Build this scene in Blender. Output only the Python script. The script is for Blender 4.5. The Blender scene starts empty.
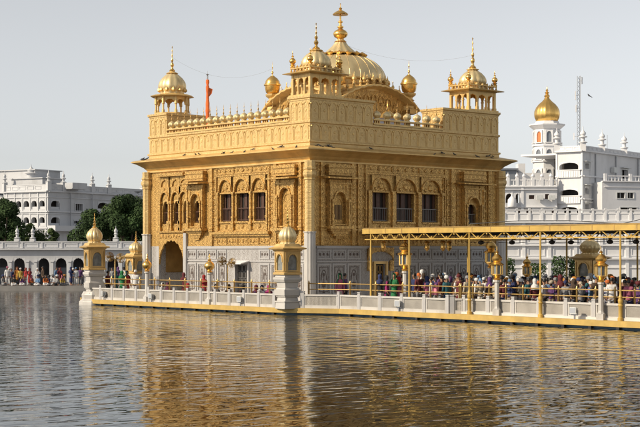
import bpy, bmesh, math, random
from mathutils import Vector, Matrix
random.seed(7)
R = math.radians
PI = math.pi
S = bpy.context.scene
COL = S.collection

# ------------------------------------------------------------------ camera, sky, sun, exposure
# World axes follow the temple: origin = its nearest wall corner at water level, +x along the
# right-hand facade, +y along the left-hand facade (receding), z up from the water surface.
FOC, HOR, EYE, ANG = 1440.0, 252.0, 3.29, R(41.27)
RT = (math.cos(ANG), -math.sin(ANG)); FW = (math.sin(ANG), math.cos(ANG))
CX = -(-0.5556*RT[0] + 80*FW[0]); CY = -(-0.5556*RT[1] + 80*FW[1])
cam = bpy.data.cameras.new('camera'); camo = bpy.data.objects.new('camera', cam); COL.objects.link(camo)
camo.location = (CX, CY, EYE); camo.rotation_euler = (R(90), 0, -ANG)
cam.sensor_width = 36; cam.lens = 36*FOC/640; cam.shift_y = (HOR-213.5)/640
cam.clip_start = 0.5; cam.clip_end = 9000
S.camera = camo

SUN_EL, SUN_AZ = R(31), math.atan2(-0.95, 0.28)
world = bpy.data.worlds.new('World'); S.world = world; world.use_nodes = True
wn = world.node_tree.nodes; wl = world.node_tree.links
for n in list(wn): wn.remove(n)
sky = wn.new('ShaderNodeTexSky'); sky.sky_type = 'NISHITA'; sky.sun_disc = False
sky.sun_elevation = SUN_EL; sky.sun_rotation = SUN_AZ
sky.air_density = 0.9; sky.dust_density = 0.6; sky.ozone_density = 1.5
hs = wn.new('ShaderNodeHueSaturation'); hs.inputs['Saturation'].default_value = 0.17
bg = wn.new('ShaderNodeBackground'); bg.inputs['Strength'].default_value = 0.135
wo = wn.new('ShaderNodeOutputWorld')
wl.new(sky.outputs[0], hs.inputs['Color']); wl.new(hs.outputs[0], bg.inputs[0]); wl.new(bg.outputs[0], wo.inputs[0])

sun = bpy.data.lights.new('sun', 'SUN'); suno = bpy.data.objects.new('sun', sun); COL.objects.link(suno)
sun.energy = 4.9; sun.angle = R(0.6); sun.color = (1.0, 0.86, 0.66)
sd = Vector((math.sin(SUN_AZ)*math.cos(SUN_EL), math.cos(SUN_AZ)*math.cos(SUN_EL), math.sin(SUN_EL)))
suno.rotation_euler = sd.to_track_quat('Z', 'Y').to_euler(); suno.location = (-40, 0, 40)

S.render.engine = 'CYCLES'
S.view_settings.view_transform = 'Standard'; S.view_settings.look = 'None'
S.view_settings.exposure = 0.0; S.view_settings.gamma = 1.0
S.view_settings.use_curve_mapping = False
S.render.resolution_x = 1024; S.render.resolution_y = 683

# ------------------------------------------------------------------ measuring helpers
def c2w(X, Y, z=0.0):
    """camera-aligned metres (X right, Y away) -> world"""
    return Vector((CX + X*RT[0] + Y*FW[0], CY + X*RT[1] + Y*FW[1], z))
def at(px, depth, py=None, z=0.0):
    if py is not None: z = EYE + (HOR-py)/FOC*depth
    return c2w((px-320)/FOC*depth, depth, z)
def zat(py, depth): return EYE + (HOR-py)/FOC*depth
def LU(px):      # y coordinate on the left facade (x = 0)
    k = (px-320)/FOC
    return (-0.5556 - 80*k)/(math.sin(ANG) + k*math.cos(ANG))
def RU(px, y=0.0):   # x coordinate on a line y = const
    k = (px-320)/FOC
    return (80*k + 0.5556 + y*(math.sin(ANG)+k*math.cos(ANG)))/(math.cos(ANG) - k*math.sin(ANG))
def YU(px, x):   # y coordinate on a line x = const
    k = (px-320)/FOC
    return (-0.5556 + x*math.cos(ANG) - k*(80 + x*math.sin(ANG)))/(math.sin(ANG) + k*math.cos(ANG))

# ------------------------------------------------------------------ mesh builder
class MB:
    def __init__(s, T=None): s.v = []; s.f = []; s.T = T
    def add(s, vs, fs):
        b = len(s.v); s.v += [tuple(p) for p in vs]; s.f += [tuple(i+b for i in f) for f in fs]
    def box(s, x0, x1, y0, y1, z0, z1):
        s.add([(x0,y0,z0),(x1,y0,z0),(x1,y1,z0),(x0,y1,z0),(x0,y0,z1),(x1,y0,z1),(x1,y1,z1),(x0,y1,z1)],
              [(0,3,2,1),(4,5,6,7),(0,1,5,4),(1,2,6,5),(2,3,7,6),(3,0,4,7)])
    def obox(s, c, sx, sy, sz, rz=0.0, ax=0.0):
        """box centred on c (x,y), base at c.z, rotated about z"""
        ca, sa = math.cos(rz), math.sin(rz); vs = []
        for z in (0, sz):
            for (a, b) in ((-1,-1),(1,-1),(1,1),(-1,1)):
                x, y = a*sx/2, b*sy/2
                vs.append((c[0]+x*ca-y*sa, c[1]+x*sa+y*ca, c[2]+z))
        s.add(vs, [(0,3,2,1),(4,5,6,7),(0,1,5,4),(1,2,6,5),(2,3,7,6),(3,0,4,7)])
    def bar(s, p, q, w, h=None):
        p, q = Vector(p), Vector(q); h = h or w
        d = (q-p).normalized(); up = Vector((0,0,1)) if abs(d.z) < .95 else Vector((1,0,0))
        a = d.cross(up).normalized()*w/2; b = a.cross(d).normalized()*h/2
        vs = [e+i*a+j*b for e in (p, q) for (i, j) in ((-1,-1),(1,-1),(1,1),(-1,1))]
        s.add(vs, [(0,1,2,3),(7,6,5,4),(0,4,5,1),(1,5,6,2),(2,6,7,3),(3,7,4,0)])
    def tube(s, pts, r, n=8):
        pts = [Vector(p) for p in pts]; m = len(pts)
        rs = r if isinstance(r, (list, tuple)) else [r]*m
        b = len(s.v); vs = []; fs = []
        for i, p in enumerate(pts):
            d = (pts[min(i+1, m-1)]-pts[max(i-1, 0)]).normalized()
            up = Vector((0,0,1)) if abs(d.z) < .9 else Vector((1,0,0))
            a = d.cross(up).normalized(); c = d.cross(a)
            for k in range(n):
                t = 2*PI*k/n; vs.append(p + rs[i]*(math.cos(t)*a + math.sin(t)*c))
        for i in range(m-1):
            for k in range(n):
                k2 = (k+1) % n; fs.append((i*n+k, i*n+k2, (i+1)*n+k2, (i+1)*n+k))
        fs.append(tuple(range(n))); fs.append(tuple(range((m-1)*n, m*n)))
        s.add(vs, fs)
    def lathe(s, prof, c, n=20, flute=0.0, ribs=8, rot=0.0, sx=1.0, sy=1.0):
        """prof: (r, z[, flute weight])"""
        vs = []; fs = []; m = len(prof)
        for p in prof:
            r, z = p[0], p[1]; fw = p[2] if len(p) > 2 else 1.0
            for k in range(n):
                t = 2*PI*k/n
                q = r*(1 + flute*fw*(abs(math.sin(t*ribs/2))-0.6))
                vs.append((c[0]+sx*q*math.cos(t+rot), c[1]+sy*q*math.sin(t+rot), c[2]+z))
        for i in range(m-1):
            for k in range(n):
                k2 = (k+1) % n; fs.append((i*n+k, i*n+k2, (i+1)*n+k2, (i+1)*n+k))
        fs.append(tuple(range(n))); fs.append(tuple(range((m-1)*n, m*n)))
        s.add(vs, fs)
    def prism(s, poly, z0, z1):
        n = len(poly)
        vs = [(p[0], p[1], z0) for p in poly] + [(p[0], p[1], z1) for p in poly]
        s.add(vs, [tuple(range(n))[::-1], tuple(range(n, 2*n))] + [(i, (i+1) % n, n+(i+1) % n, n+i) for i in range(n)])
    def ring(s, x0, x1, y0, y1, prof, close=True):
        """closed moulding round a rectangle; prof = (offset outwards, z) points"""
        m = len(prof); vs = []; fs = []
        for (o, z) in prof:
            vs += [(x0-o,y0-o,z),(x1+o,y0-o,z),(x1+o,y1+o,z),(x0-o,y1+o,z)]
        for i in range(m if close else m-1):
            j = (i+1) % m
            for k in range(4):
                k2 = (k+1) % 4; fs.append((i*4+k, i*4+k2, j*4+k2, j*4+k))
        s.add(vs, fs)
    # --- facade-frame pieces: F(u, v, w) with w outwards
    def fbox(s, F, u0, u1, v0, v1, w0, w1):
        s.add([F(u,v,w) for w in (w0,w1) for (u,v) in ((u0,v0),(u1,v0),(u1,v1),(u0,v1))],
              [(0,3,2,1),(4,5,6,7),(0,1,5,4),(1,2,6,5),(2,3,7,6),(3,0,4,7)])
    def frame(s, F, u0, u1, v0, v1, t, w0, w1):
        s.fbox(F, u0, u0+t, v0, v1, w0, w1); s.fbox(F, u1-t, u1, v0, v1, w0, w1)
        s.fbox(F, u0+t, u1-t, v0, v0+t, w0, w1-.002); s.fbox(F, u0+t, u1-t, v1-t, v1, w0, w1-.002)
    def holes(s, F, u0, u1, v0, v1, rects, w=0.0, depth=0.35):
        us = sorted({u0, u1} | {r[0] for r in rects} | {r[1] for r in rects})
        vs_ = sorted({v0, v1} | {r[2] for r in rects} | {r[3] for r in rects})
        for i in range(len(us)-1):
            for j in range(len(vs_)-1):
                cu, cv = (us[i]+us[i+1])/2, (vs_[j]+vs_[j+1])/2
                if any(r[0] < cu < r[1] and r[2] < cv < r[3] for r in rects): continue
                s.add([F(us[i],vs_[j],w),F(us[i+1],vs_[j],w),F(us[i+1],vs_[j+1],w),F(us[i],vs_[j+1],w)], [(0,1,2,3)])
        for (a,b,c,d) in rects:
            for (p,q) in (((a,c),(b,c)),((b,c),(b,d)),((b,d),(a,d)),((a,d),(a,c))):
                s.add([F(p[0],p[1],w),F(q[0],q[1],w),F(q[0],q[1],w-depth),F(p[0],p[1],w-depth)], [(0,1,2,3)])
    def arch(s, F, u0, u1, vs_, vt, vtop, w0, w1, foils=5, amp=0.10, n=30):
        """plate filling from a foiled arch curve up to vtop; open below the curve"""
        cur = []
        for i in range(n+1):
            t = i/n; x = abs(2*t-1)
            y = vs_ + (vt-vs_)*max(0.0, 1-x**2.3)**0.55
            if foils: y -= amp*(vt-vs_)*(1-abs(math.sin(PI*foils*t)))*(1 if 0 < i < n else 0)
            cur.append((u0+(u1-u0)*t, min(y, vtop-.005)))
        vs = []; fs = []
        for (u, y) in cur: vs += [F(u,y,w1), F(u,vtop,w1), F(u,y,w0), F(u,vtop,w0)]
        for i in range(n):
            a, b = 4*i, 4*i+4
            fs += [(a,b,b+1,a+1), (a+2,a+3,b+3,b+2), (a,a+2,b+2,b), (a+1,b+1,b+3,a+3)]
        s.add(vs, fs)
    def archband(s, F, u0, u1, vs_, vt, t, w0, w1, foils=0, n=20):
        """a raised arch-shaped moulding with jambs"""
        o = []
        for i in range(n+1):
            q = i/n; x = abs(2*q-1)
            y = vs_ + (vt-vs_)*max(0.0, 1-x**2.2)**0.55
            if foils: y -= .1*(vt-vs_)*(1-abs(math.sin(PI*foils*q)))
            o.append((u0+(u1-u0)*q, y))
        cu, cv = (u0+u1)/2, vs_
        vs = []; fs = []
        for (u, y) in o:
            k = 1 - 2*t/(u1-u0); iu = cu+(u-cu)*k; iv = cv+(y-cv)*(1-t/(vt-vs_))
            vs += [F(u,y,w1), F(iu,iv,w1), F(u,y,w0), F(iu,iv,w0)]
        for i in range(n):
            a, b = 4*i, 4*i+4
            fs += [(a,b,b+1,a+1), (a,a+2,b+2,b), (a+1,b+1,b+3,a+3)]
        s.add(vs, fs)
    def boss(s, F, u, v, r, w0, h, n=8, flower=True):
        vs = [F(u, v, w0+h)]
        for k in range(2*n):
            t = PI*k/n; q = r*(1 if k % 2 == 0 or not flower else .62)
            vs.append(F(u+q*math.cos(t), v+q*math.sin(t), w0))
        for k in range(2*n):
            t = PI*k/n; q = .55*r*(1 if k % 2 == 0 or not flower else .8)
            vs.append(F(u+q*math.cos(t), v+q*math.sin(t), w0+h))
        m = 2*n
        s.add(vs, [(1+k, 1+(k+1) % m, 1+m+(k+1) % m, 1+m+k) for k in range(m)] + [(0, 1+m+k, 1+m+(k+1) % m) for k in range(m)])
    def build(s, name, mat, parent=None, smooth=False, local=False, bevel=0.0, flat_angle=None):
        me = bpy.data.meshes.new(name)
        vs = [s.T(*p) for p in s.v] if s.T else s.v
        off = Vector((0,0,0))
        if parent is not None and not local:
            p = parent
            while p is not None: off += Vector(p.location); p = p.parent
        me.from_pydata([tuple(Vector(p)-off) for p in vs], [], s.f)
        bm = bmesh.new(); bm.from_mesh(me)
        bmesh.ops.recalc_face_normals(bm, faces=bm.faces[:])
        bm.to_mesh(me); bm.free()
        if smooth:
            me.polygons.foreach_set('use_smooth', [True]*len(me.polygons))
            if flat_angle is None: flat_angle = 40
            me.set_sharp_from_angle(angle=R(flat_angle))
        me.materials.append(mat)
        o = bpy.data.objects.new(name, me); COL.objects.link(o); o.parent = parent
        if bevel:
            b = o.modifiers.new('bevel', 'BEVEL'); b.width = bevel; b.segments = 2; b.limit_method = 'ANGLE'
        return o

def tag(o, label=None, cat=None, group=None, kind=None):
    if label: o['label'] = label
    if cat: o['category'] = cat
    if group: o['group'] = group
    if kind: o['kind'] = kind
    return o
def empty(name, loc=(0,0,0), rz=0.0, label=None, cat=None, group=None):
    o = bpy.data.objects.new(name, None); COL.objects.link(o)
    o.location = loc; o.rotation_euler = (0,0,rz); o.empty_display_size = .3
    return tag(o, label, cat, group)
def copy_tree(o, parent=None):
    c = o.copy(); COL.objects.link(c); c.parent = parent
    for ch in list(o.children): copy_tree(ch, c)
    return c
def place(o, loc, rz=0.0, sc=1.0, label=None, group=None):
    o.location = loc; o.rotation_euler = (0,0,rz); o.scale = (sc,sc,sc)
    if label: o['label'] = label
    if group: o['group'] = group
    return o

# ------------------------------------------------------------------ materials
def mat(name, col, rough=.6, metal=0.0, spec=.5, noise=None, bump=None, objcol=False, dirt=None):
    """noise=(scale, amount); bump=(scale, strength, distance, kind); dirt=(scale, colour, amount)"""
    m = bpy.data.materials.new(name); m.use_nodes = True
    nt = m.node_tree; N = nt.nodes; L = nt.links; p = N['Principled BSDF']
    p.inputs['Roughness'].default_value = rough; p.inputs['Metallic'].default_value = metal
    p.inputs['Specular IOR Level'].default_value = spec
    tc = N.new('ShaderNodeTexCoord')
    geo = N.new('ShaderNodeNewGeometry')
    src = None
    if objcol:
        oi = N.new('ShaderNodeObjectInfo'); src = oi.outputs['Color']
    else:
        rgb = N.new('ShaderNodeRGB'); rgb.outputs[0].default_value = (*col, 1); src = rgb.outputs[0]
    pos = geo.outputs['Position'] if not objcol else tc.outputs['Object']
    if noise:
        t = N.new('ShaderNodeTexNoise'); t.inputs['Scale'].default_value = noise[0]; t.inputs['Detail'].default_value = 5
        L.new(pos, t.inputs['Vector'])
        mr = N.new('ShaderNodeMapRange'); mr.inputs[1].default_value = .3; mr.inputs[2].default_value = .7
        mr.inputs[3].default_value = 1-noise[1]; mr.inputs[4].default_value = 1+noise[1]
        L.new(t.outputs[0], mr.inputs[0])
        mx = N.new('ShaderNodeVectorMath'); mx.operation = 'SCALE'
        L.new(src, mx.inputs[0]); L.new(mr.outputs[0], mx.inputs['Scale']); src = mx.outputs[0]
    if dirt:
        t = N.new('ShaderNodeTexNoise'); t.inputs['Scale'].default_value = dirt[0]; t.inputs['Detail'].default_value = 8
        t.inputs['Roughness'].default_value = .7
        mp = N.new('ShaderNodeMapping'); mp.inputs['Scale'].default_value = (1,1,.35)
        L.new(pos, mp.inputs[0]); L.new(mp.outputs[0], t.inputs['Vector'])
        mr = N.new('ShaderNodeMapRange'); mr.inputs[1].default_value = .5; mr.inputs[2].default_value = .72
        mr.inputs[4].default_value = dirt[2]
        L.new(t.outputs[0], mr.inputs[0])
        mx = N.new('ShaderNodeMix'); mx.data_type = 'RGBA'
        L.new(mr.outputs[0], mx.inputs[0]); L.new(src, mx.inputs[6]); mx.inputs[7].default_value = (*dirt[1], 1)
        src = mx.outputs[2]
    L.new(src, p.inputs['Base Color'])
    if bump:
        kind = bump[3] if len(bump) > 3 else 'noise'
        if kind == 'voronoi':
            t = N.new('ShaderNodeTexVoronoi'); t.feature = 'SMOOTH_F1'; t.inputs['Scale'].default_value = bump[0]
        else:
            t = N.new('ShaderNodeTexNoise'); t.inputs['Scale'].default_value = bump[0]; t.inputs['Detail'].default_value = 4
        L.new(pos, t.inputs['Vector'])
        b = N.new('ShaderNodeBump'); b.inputs['Strength'].default_value = bump[1]; b.inputs['Distance'].default_value = bump[2]
        L.new(t.outputs[0], b.inputs['Height']); L.new(b.outputs[0], p.inputs['Normal'])
    return m

GOLD = (0.67, 0.46, 0.18)
M = {}
M['gold'] = mat('gilded_copper', GOLD, .44, .40, noise=(1.3,.14), bump=(14,.35,.02), dirt=(1.1,(.36,.21,.08),.5))
M['gold_relief'] = mat('embossed_gilding', GOLD, .42, .7, noise=(2.0,.18), bump=(9,.5,.03,'voronoi'), dirt=(2.2,(.28,.15,.05),.55))
def arabesque(name, col, dark, k, amt, metal=.38, dist=.032, tarnish=(.34,.19,.065)):
    m = bpy.data.materials.new(name); m.use_nodes = True
    N = m.node_tree.nodes; L = m.node_tree.links; p = N['Principled BSDF']
    p.inputs['Roughness'].default_value = .42; p.inputs['Metallic'].default_value = metal
    g = N.new('ShaderNodeNewGeometry'); sp = N.new('ShaderNodeSeparateXYZ'); L.new(g.outputs['Position'], sp.inputs[0])
    def mth(op, a, b=None, c=None):
        n = N.new('ShaderNodeMath'); n.operation = op
        for i, q in enumerate((a, b, c)):
            if q is None: continue
            if isinstance(q, (int, float)): n.inputs[i].default_value = q
            else: L.new(q, n.inputs[i])
        return n.outputs[0]
    u = mth('MULTIPLY', mth('ADD', sp.outputs[0], sp.outputs[1]), k); v = mth('MULTIPLY', sp.outputs[2], k)
    nz = N.new('ShaderNodeTexNoise'); nz.inputs['Scale'].default_value = 1.1; nz.inputs['Detail'].default_value = 2; L.new(g.outputs['Position'], nz.inputs['Vector'])
    w = mth('MULTIPLY', mth('SUBTRACT', nz.outputs[0], .5), 5.0); u = mth('ADD', u, w); v = mth('SUBTRACT', v, w)
    a = mth('SINE', mth('ADD', u, mth('MULTIPLY', mth('SINE', v), 1.7))); b = mth('SINE', mth('ADD', v, mth('MULTIPLY', mth('SINE', u), 1.7)))
    c = mth('SINE', mth('MULTIPLY', mth('ADD', mth('MULTIPLY', a, b), mth('MULTIPLY', a, .6)), 4.2))
    h = N.new('ShaderNodeMapRange'); h.inputs[1].default_value = -.75; h.inputs[2].default_value = .15; h.interpolation_type = 'SMOOTHSTEP'; L.new(c, h.inputs[0])
    n2 = N.new('ShaderNodeTexNoise'); n2.inputs['Scale'].default_value = 1.6; n2.inputs['Detail'].default_value = 6; n2.inputs['Roughness'].default_value = .7; L.new(g.outputs['Position'], n2.inputs['Vector'])
    d = N.new('ShaderNodeMapRange'); d.inputs[1].default_value = .35; d.inputs[2].default_value = .68; d.inputs[3].default_value = amt*.55; d.inputs[4].default_value = amt*1.2; L.new(n2.outputs[0], d.inputs[0])
    f = mth('MULTIPLY', mth('SUBTRACT', 1.0, h.outputs[0]), d.outputs[0])
    mx = N.new('ShaderNodeMix'); mx.data_type = 'RGBA'; L.new(f, mx.inputs[0]); mx.inputs[6].default_value = (*col, 1); mx.inputs[7].default_value = (*dark, 1)
    d2 = N.new('ShaderNodeMapRange'); d2.inputs[1].default_value = .5; d2.inputs[2].default_value = .75; d2.inputs[4].default_value = .4; L.new(n2.outputs[0], d2.inputs[0])
    m2 = N.new('ShaderNodeMix'); m2.data_type = 'RGBA'; L.new(d2.outputs[0], m2.inputs[0]); L.new(mx.outputs[2], m2.inputs[6]); m2.inputs[7].default_value = (*tarnish, 1)
    L.new(m2.outputs[2], p.inputs['Base Color'])
    bp = N.new('ShaderNodeBump'); bp.inputs['Strength'].default_value = .9; bp.inputs['Distance'].default_value = dist
    L.new(h.outputs[0], bp.inputs['Height']); L.new(bp.outputs[0], p.inputs['Normal'])
    return m
M['gold_relief'] = arabesque('embossed_gilding', (.70,.44,.145), (.15,.07,.02), 16.0, .62, .58)
M['marble_dado'] = arabesque('inlaid_marble', (.37,.36,.35), (.13,.10,.085), 15.0, .60, 0, .004, (.26,.24,.22))
M['gold_band'] = arabesque('engraved_gilding', (.68,.48,.205), (.36,.22,.08), 22.0, .20, .38, .010)
M['gold_smooth'] = mat('polished_gilding', (.83,.52,.16), .26, .85, noise=(1.5,.10), bump=(9,.12,.01))
M['gold_dome'] = mat('dome_gilding', (.74,.59,.32), .45, .6, noise=(1.0,.10), bump=(10,.15,.01), dirt=(1.3,(.42,.26,.10),.4))
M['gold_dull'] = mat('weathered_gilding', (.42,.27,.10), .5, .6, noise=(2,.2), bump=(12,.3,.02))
M['marble'] = mat('white_marble', (.50,.48,.45), .4, noise=(.9,.08), dirt=(1.2,(.30,.27,.23),.6))
M['marble_trim'] = mat('marble_trim', (.40,.39,.385), .35, noise=(2,.06))
M['inlay'] = mat('grey_inlay', (.10,.075,.065), .5, noise=(6,.25))
M['deck'] = mat('deck_marble', (.55,.53,.50), .4, noise=(.7,.1))
M['yellow'] = mat('yellow_painted_edge', (.46,.31,.085), .55, noise=(2.5,.14), dirt=(1.2,(.40,.25,.07),.5))
M['canopy_yellow'] = mat('yellow_painted_metal', (.50,.325,.075), .5, .1, noise=(2.2,.14), dirt=(1.6,(.30,.19,.06),.5))
M['brass'] = mat('brass_rail', (.55,.37,.14), .38, .7, noise=(3,.15))
M['blue'] = mat('blue_painted_base', (.035,.085,.13), .5, noise=(2,.3))
M['black'] = mat('blackened_bracket', (.012,.012,.014), .6)
M['wood'] = mat('brown_shutter_wood', (.075,.034,.02), .5, noise=(4,.25))
M['dark'] = mat('dark_interior', (.012,.010,.009), .8)  # near-black: shade inside windows and doorways is put into this colour
M['iron'] = mat('grey_iron_bars', (.20,.19,.18), .5, .4)
M['panes'] = mat('niche_glass', (.20,.21,.20), .12, noise=(5,.3))
M['white'] = mat('white_painted_masonry', (.66,.66,.67), .7, noise=(.35,.07), dirt=(.5,(.42,.42,.42),.45))
M['white_trim'] = mat('white_painted_trim', (.70,.70,.71), .65, noise=(.6,.05))
M['shaded_white'] = mat('shaded_whitewash', (.47,.48,.50), .75, noise=(.35,.08), dirt=(.5,(.28,.28,.28),.5))  # darker copy of the white masonry, shade put into its base colour
M['shaded_trim'] = mat('shaded_white_trim', (.52,.53,.55), .7, noise=(.6,.06))  # white trim with the same shade put into its colour
M['grey'] = mat('grey_blue_sheet', (.17,.19,.22), .6, noise=(.8,.15))
M['pale_blue'] = mat('pale_blue_panel', (.45,.50,.62), .6)
M['orange'] = mat('saffron_cloth', (.72,.15,.03), .8, noise=(4,.12))
M['metal_grey'] = mat('galvanised_steel', (.32,.33,.35), .45, .6)
M['floodgrey'] = mat('floodlight_casing', (.55,.56,.55), .4, noise=(6,.1))
M['glassfront'] = mat('floodlight_glass', (.35,.37,.40), .1)
M['fan'] = mat('fan_guard', (.30,.20,.08), .45, .6)
M['fan_dark'] = mat('dark_fan_metal', (.05,.045,.04), .5, .4)
M['bird'] = mat('pigeon_grey', (.05,.052,.06), .7, noise=(9,.3))
M['cable'] = mat('black_cable', (.05,.05,.05), .7)
M['wire'] = mat('grey_wire', (.30,.29,.28), .6)
M['red_door'] = mat('orange_shutter', (.62,.18,.05), .6)
M['trunk'] = mat('bark', (.07,.05,.035), .9, noise=(3,.3))
M['skin'] = mat('skin', (.30,.165,.10), .6)
M['hair'] = mat('black_hair', (.012,.010,.009), .5)
M['cloth'] = mat('clothing', (.5,.5,.5), .85, objcol=True, noise=(26,.30), bump=(11,.8,.03))
def leaf_mat(name, c):
    m = mat(name, c, .8, spec=.2, noise=(.55,.45)); return m
M['leaf'] = leaf_mat('dark_foliage', (.042,.074,.026)); M['leaf2'] = leaf_mat('mid_foliage', (.070,.105,.036))

def jali_mat():
    m = bpy.data.materials.new('pierced_screen'); m.use_nodes = True
    N = m.node_tree.nodes; L = m.node_tree.links; p = N['Principled BSDF']; p.inputs['Roughness'].default_value = .6
    g = N.new('ShaderNodeNewGeometry'); sx = N.new('ShaderNodeSeparateXYZ'); L.new(g.outputs['Position'], sx.inputs[0])
    ad = N.new('ShaderNodeMath'); ad.operation = 'ADD'; L.new(sx.outputs[0], ad.inputs[0]); L.new(sx.outputs[1], ad.inputs[1])
    cb = N.new('ShaderNodeCombineXYZ'); L.new(ad.outputs[0], cb.inputs[0]); L.new(sx.outputs[2], cb.inputs[1])
    v = N.new('ShaderNodeTexVoronoi'); v.inputs['Scale'].default_value = 34; v.inputs['Randomness'].default_value = .15
    v.voronoi_dimensions = '2D'; L.new(cb.outputs[0], v.inputs['Vector'])
    mr = N.new('ShaderNodeMapRange'); mr.inputs[1].default_value = .28; mr.inputs[2].default_value = .45
    L.new(v.outputs['Distance'], mr.inputs[0])
    mx = N.new('ShaderNodeMix'); mx.data_type = 'RGBA'; L.new(mr.outputs[0], mx.inputs[0])
    mx.inputs[6].default_value = (.17,.16,.14,1); mx.inputs[7].default_value = (.42,.39,.35,1)
    n = N.new('ShaderNodeTexNoise'); n.inputs['Scale'].default_value = 1.4; L.new(g.outputs['Position'], n.inputs['Vector'])
    mm = N.new('ShaderNodeMapRange'); mm.inputs[1].default_value = .3; mm.inputs[2].default_value = .7; mm.inputs[3].default_value = .8; mm.inputs[4].default_value = 1.15
    L.new(n.outputs[0], mm.inputs[0])
    sc = N.new('ShaderNodeVectorMath'); sc.operation = 'SCALE'; L.new(mx.outputs[2], sc.inputs[0]); L.new(mm.outputs[0], sc.inputs['Scale'])
    L.new(sc.outputs[0], p.inputs['Base Color'])
    b = N.new('ShaderNodeBump'); b.inputs['Strength'].default_value = .6; b.inputs['Distance'].default_value = .02
    L.new(mr.outputs[0], b.inputs['Height']); L.new(b.outputs[0], p.inputs['Normal'])
    return m
M['arcade_inside'] = mat('shadowed_corridor_stone', (.10,.10,.11), .8, noise=(1.2,.3))  # shade of the arcade corridor put into a dark stone colour
M['shade_interior'] = mat('painted_gallery_shade', (.045,.035,.03), .8, noise=(1.5,.3))  # dark colour stands in for the shade inside the galleries
M['jali'] = jali_mat()

def water_mat():
    m = bpy.data.materials.new('pool_water'); m.use_nodes = True
    N = m.node_tree.nodes; L = m.node_tree.links; p = N['Principled BSDF']
    p.inputs['Base Color'].default_value = (.010,.013,.011,1); p.inputs['Roughness'].default_value = .02
    p.inputs['IOR'].default_value = 1.25; p.inputs['Specular IOR Level'].default_value = .5
    g = N.new('ShaderNodeNewGeometry')
    mp = N.new('ShaderNodeMapping'); mp.inputs['Rotation'].default_value = (0,0,ANG); mp.inputs['Scale'].default_value = (.5,1,1)
    L.new(g.outputs['Position'], mp.inputs[0])
    def noise(s, d, r):
        t = N.new('ShaderNodeTexNoise'); t.inputs['Scale'].default_value = s; t.inputs['Detail'].default_value = d
        t.inputs['Roughness'].default_value = r; t.inputs['Distortion'].default_value = .4
        L.new(mp.outputs[0], t.inputs['Vector']); return t
    a = noise(2.1, 1.0, .4); b = noise(5.5, 1.0, .4); big = noise(.09, 2, .5)
    mu = N.new('ShaderNodeMath'); mu.operation = 'MULTIPLY_ADD'; mu.inputs[1].default_value = .16
    L.new(b.outputs[0], mu.inputs[0]); L.new(a.outputs[0], mu.inputs[2])
    mr = N.new('ShaderNodeMapRange'); mr.inputs[1].default_value = .3; mr.inputs[2].default_value = .7; mr.inputs[3].default_value = .45; mr.inputs[4].default_value = 1.25
    L.new(big.outputs[0], mr.inputs[0])
    m2 = N.new('ShaderNodeMath'); m2.operation = 'MULTIPLY'; L.new(mu.outputs[0], m2.inputs[0]); L.new(mr.outputs[0], m2.inputs[1])
    bp = N.new('ShaderNodeBump'); bp.inputs['Strength'].default_value = 1.0; bp.inputs['Distance'].default_value = .046
    L.new(m2.outputs[0], bp.inputs['Height']); L.new(bp.outputs[0], p.inputs['Normal'])
    return m
M['water'] = water_mat()

# ------------------------------------------------------------------ ground, water, walkways
W = 15.63
mb = MB(c2w); mb.add([(-4000,-2000,-1.6),(4000,-2000,-1.6),(4000,6000,-1.6),(-4000,6000,-1.6)], [(0,1,2,3)])
tag(mb.build('ground', mat('earth', (.22,.19,.15), .9, noise=(.05,.15))), kind='structure')
mb = MB(c2w); mb.add([(-140,-25,0),(170,-25,0),(170,123.6,0),(-140,123.6,0)], [(0,1,2,3)])
tag(mb.build('water', M['water']), kind='structure')
mb = MB(c2w); mb.box(-140,170,122.8,260,-1.2,.40)
tag(mb.build('far_walkway', mat('worn_stone_paving', (.22,.21,.20), .6, noise=(.8,.2))), kind='structure')

DK = 0.45      # deck level
EX = -2.3      # causeway edge (x)
poly = [(-3.85,-2.2),(-3.85,17.6),(-2.3,20.2),(17.9,20.2),(19.5,17.6),(19.5,-2.2),(17.9,-4.9),(10.3,-12.2),(7.2,-13.5),(7.2,-75),
        (EX-.4,-75),(EX,-13.0),(EX+.05,-4.9)]
def inset(poly, d):
    n = len(poly); out = []
    for i in range(n):
        p0, p1, p2 = Vector(poly[i-1]), Vector(poly[i]), Vector(poly[(i+1) % n])
        a = (p1-p0).normalized(); b = (p2-p1).normalized()
        na = Vector((a.y,-a.x)); nb = Vector((b.y,-b.x)); s_ = (na+nb); s_ = s_/max(.3, s_.dot(na))
        out.append(tuple(p1+s_*d))
    return out
ed = MB(); ed.prism(poly, .09, .342)
edo = tag(ed.build('platform_edge', M['yellow']), kind='structure')
bl = MB(); bl.prism(inset(poly, .18), -1.5, .088); tag(bl.build('platform_base', M['blue']), kind='structure')
dk = MB(); dk.prism(inset(poly, .42), .20, DK); tag(dk.build('platform_deck', M['deck']), kind='structure')
# little black stays under the yellow edge belong to the base
st = MB()
def stays(p, q, step):
    p, q = Vector(p), Vector(q); n = int((q-p).length/step)
    for i in range(n):
        c = p+(q-p)*((i+.5)/n); st.obox((c.x, c.y, -.2), .16, .16, .286, 0)
stays((-3.74,-2.1),(-3.74,17.5),1.35); stays((-2.2,-4.9),(-2.2,-13),1.6); stays((-2.22,-13),(-2.6,-70),1.5)
sto = tag(st.build('edge_bracket', M['black']), kind='structure')

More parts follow.
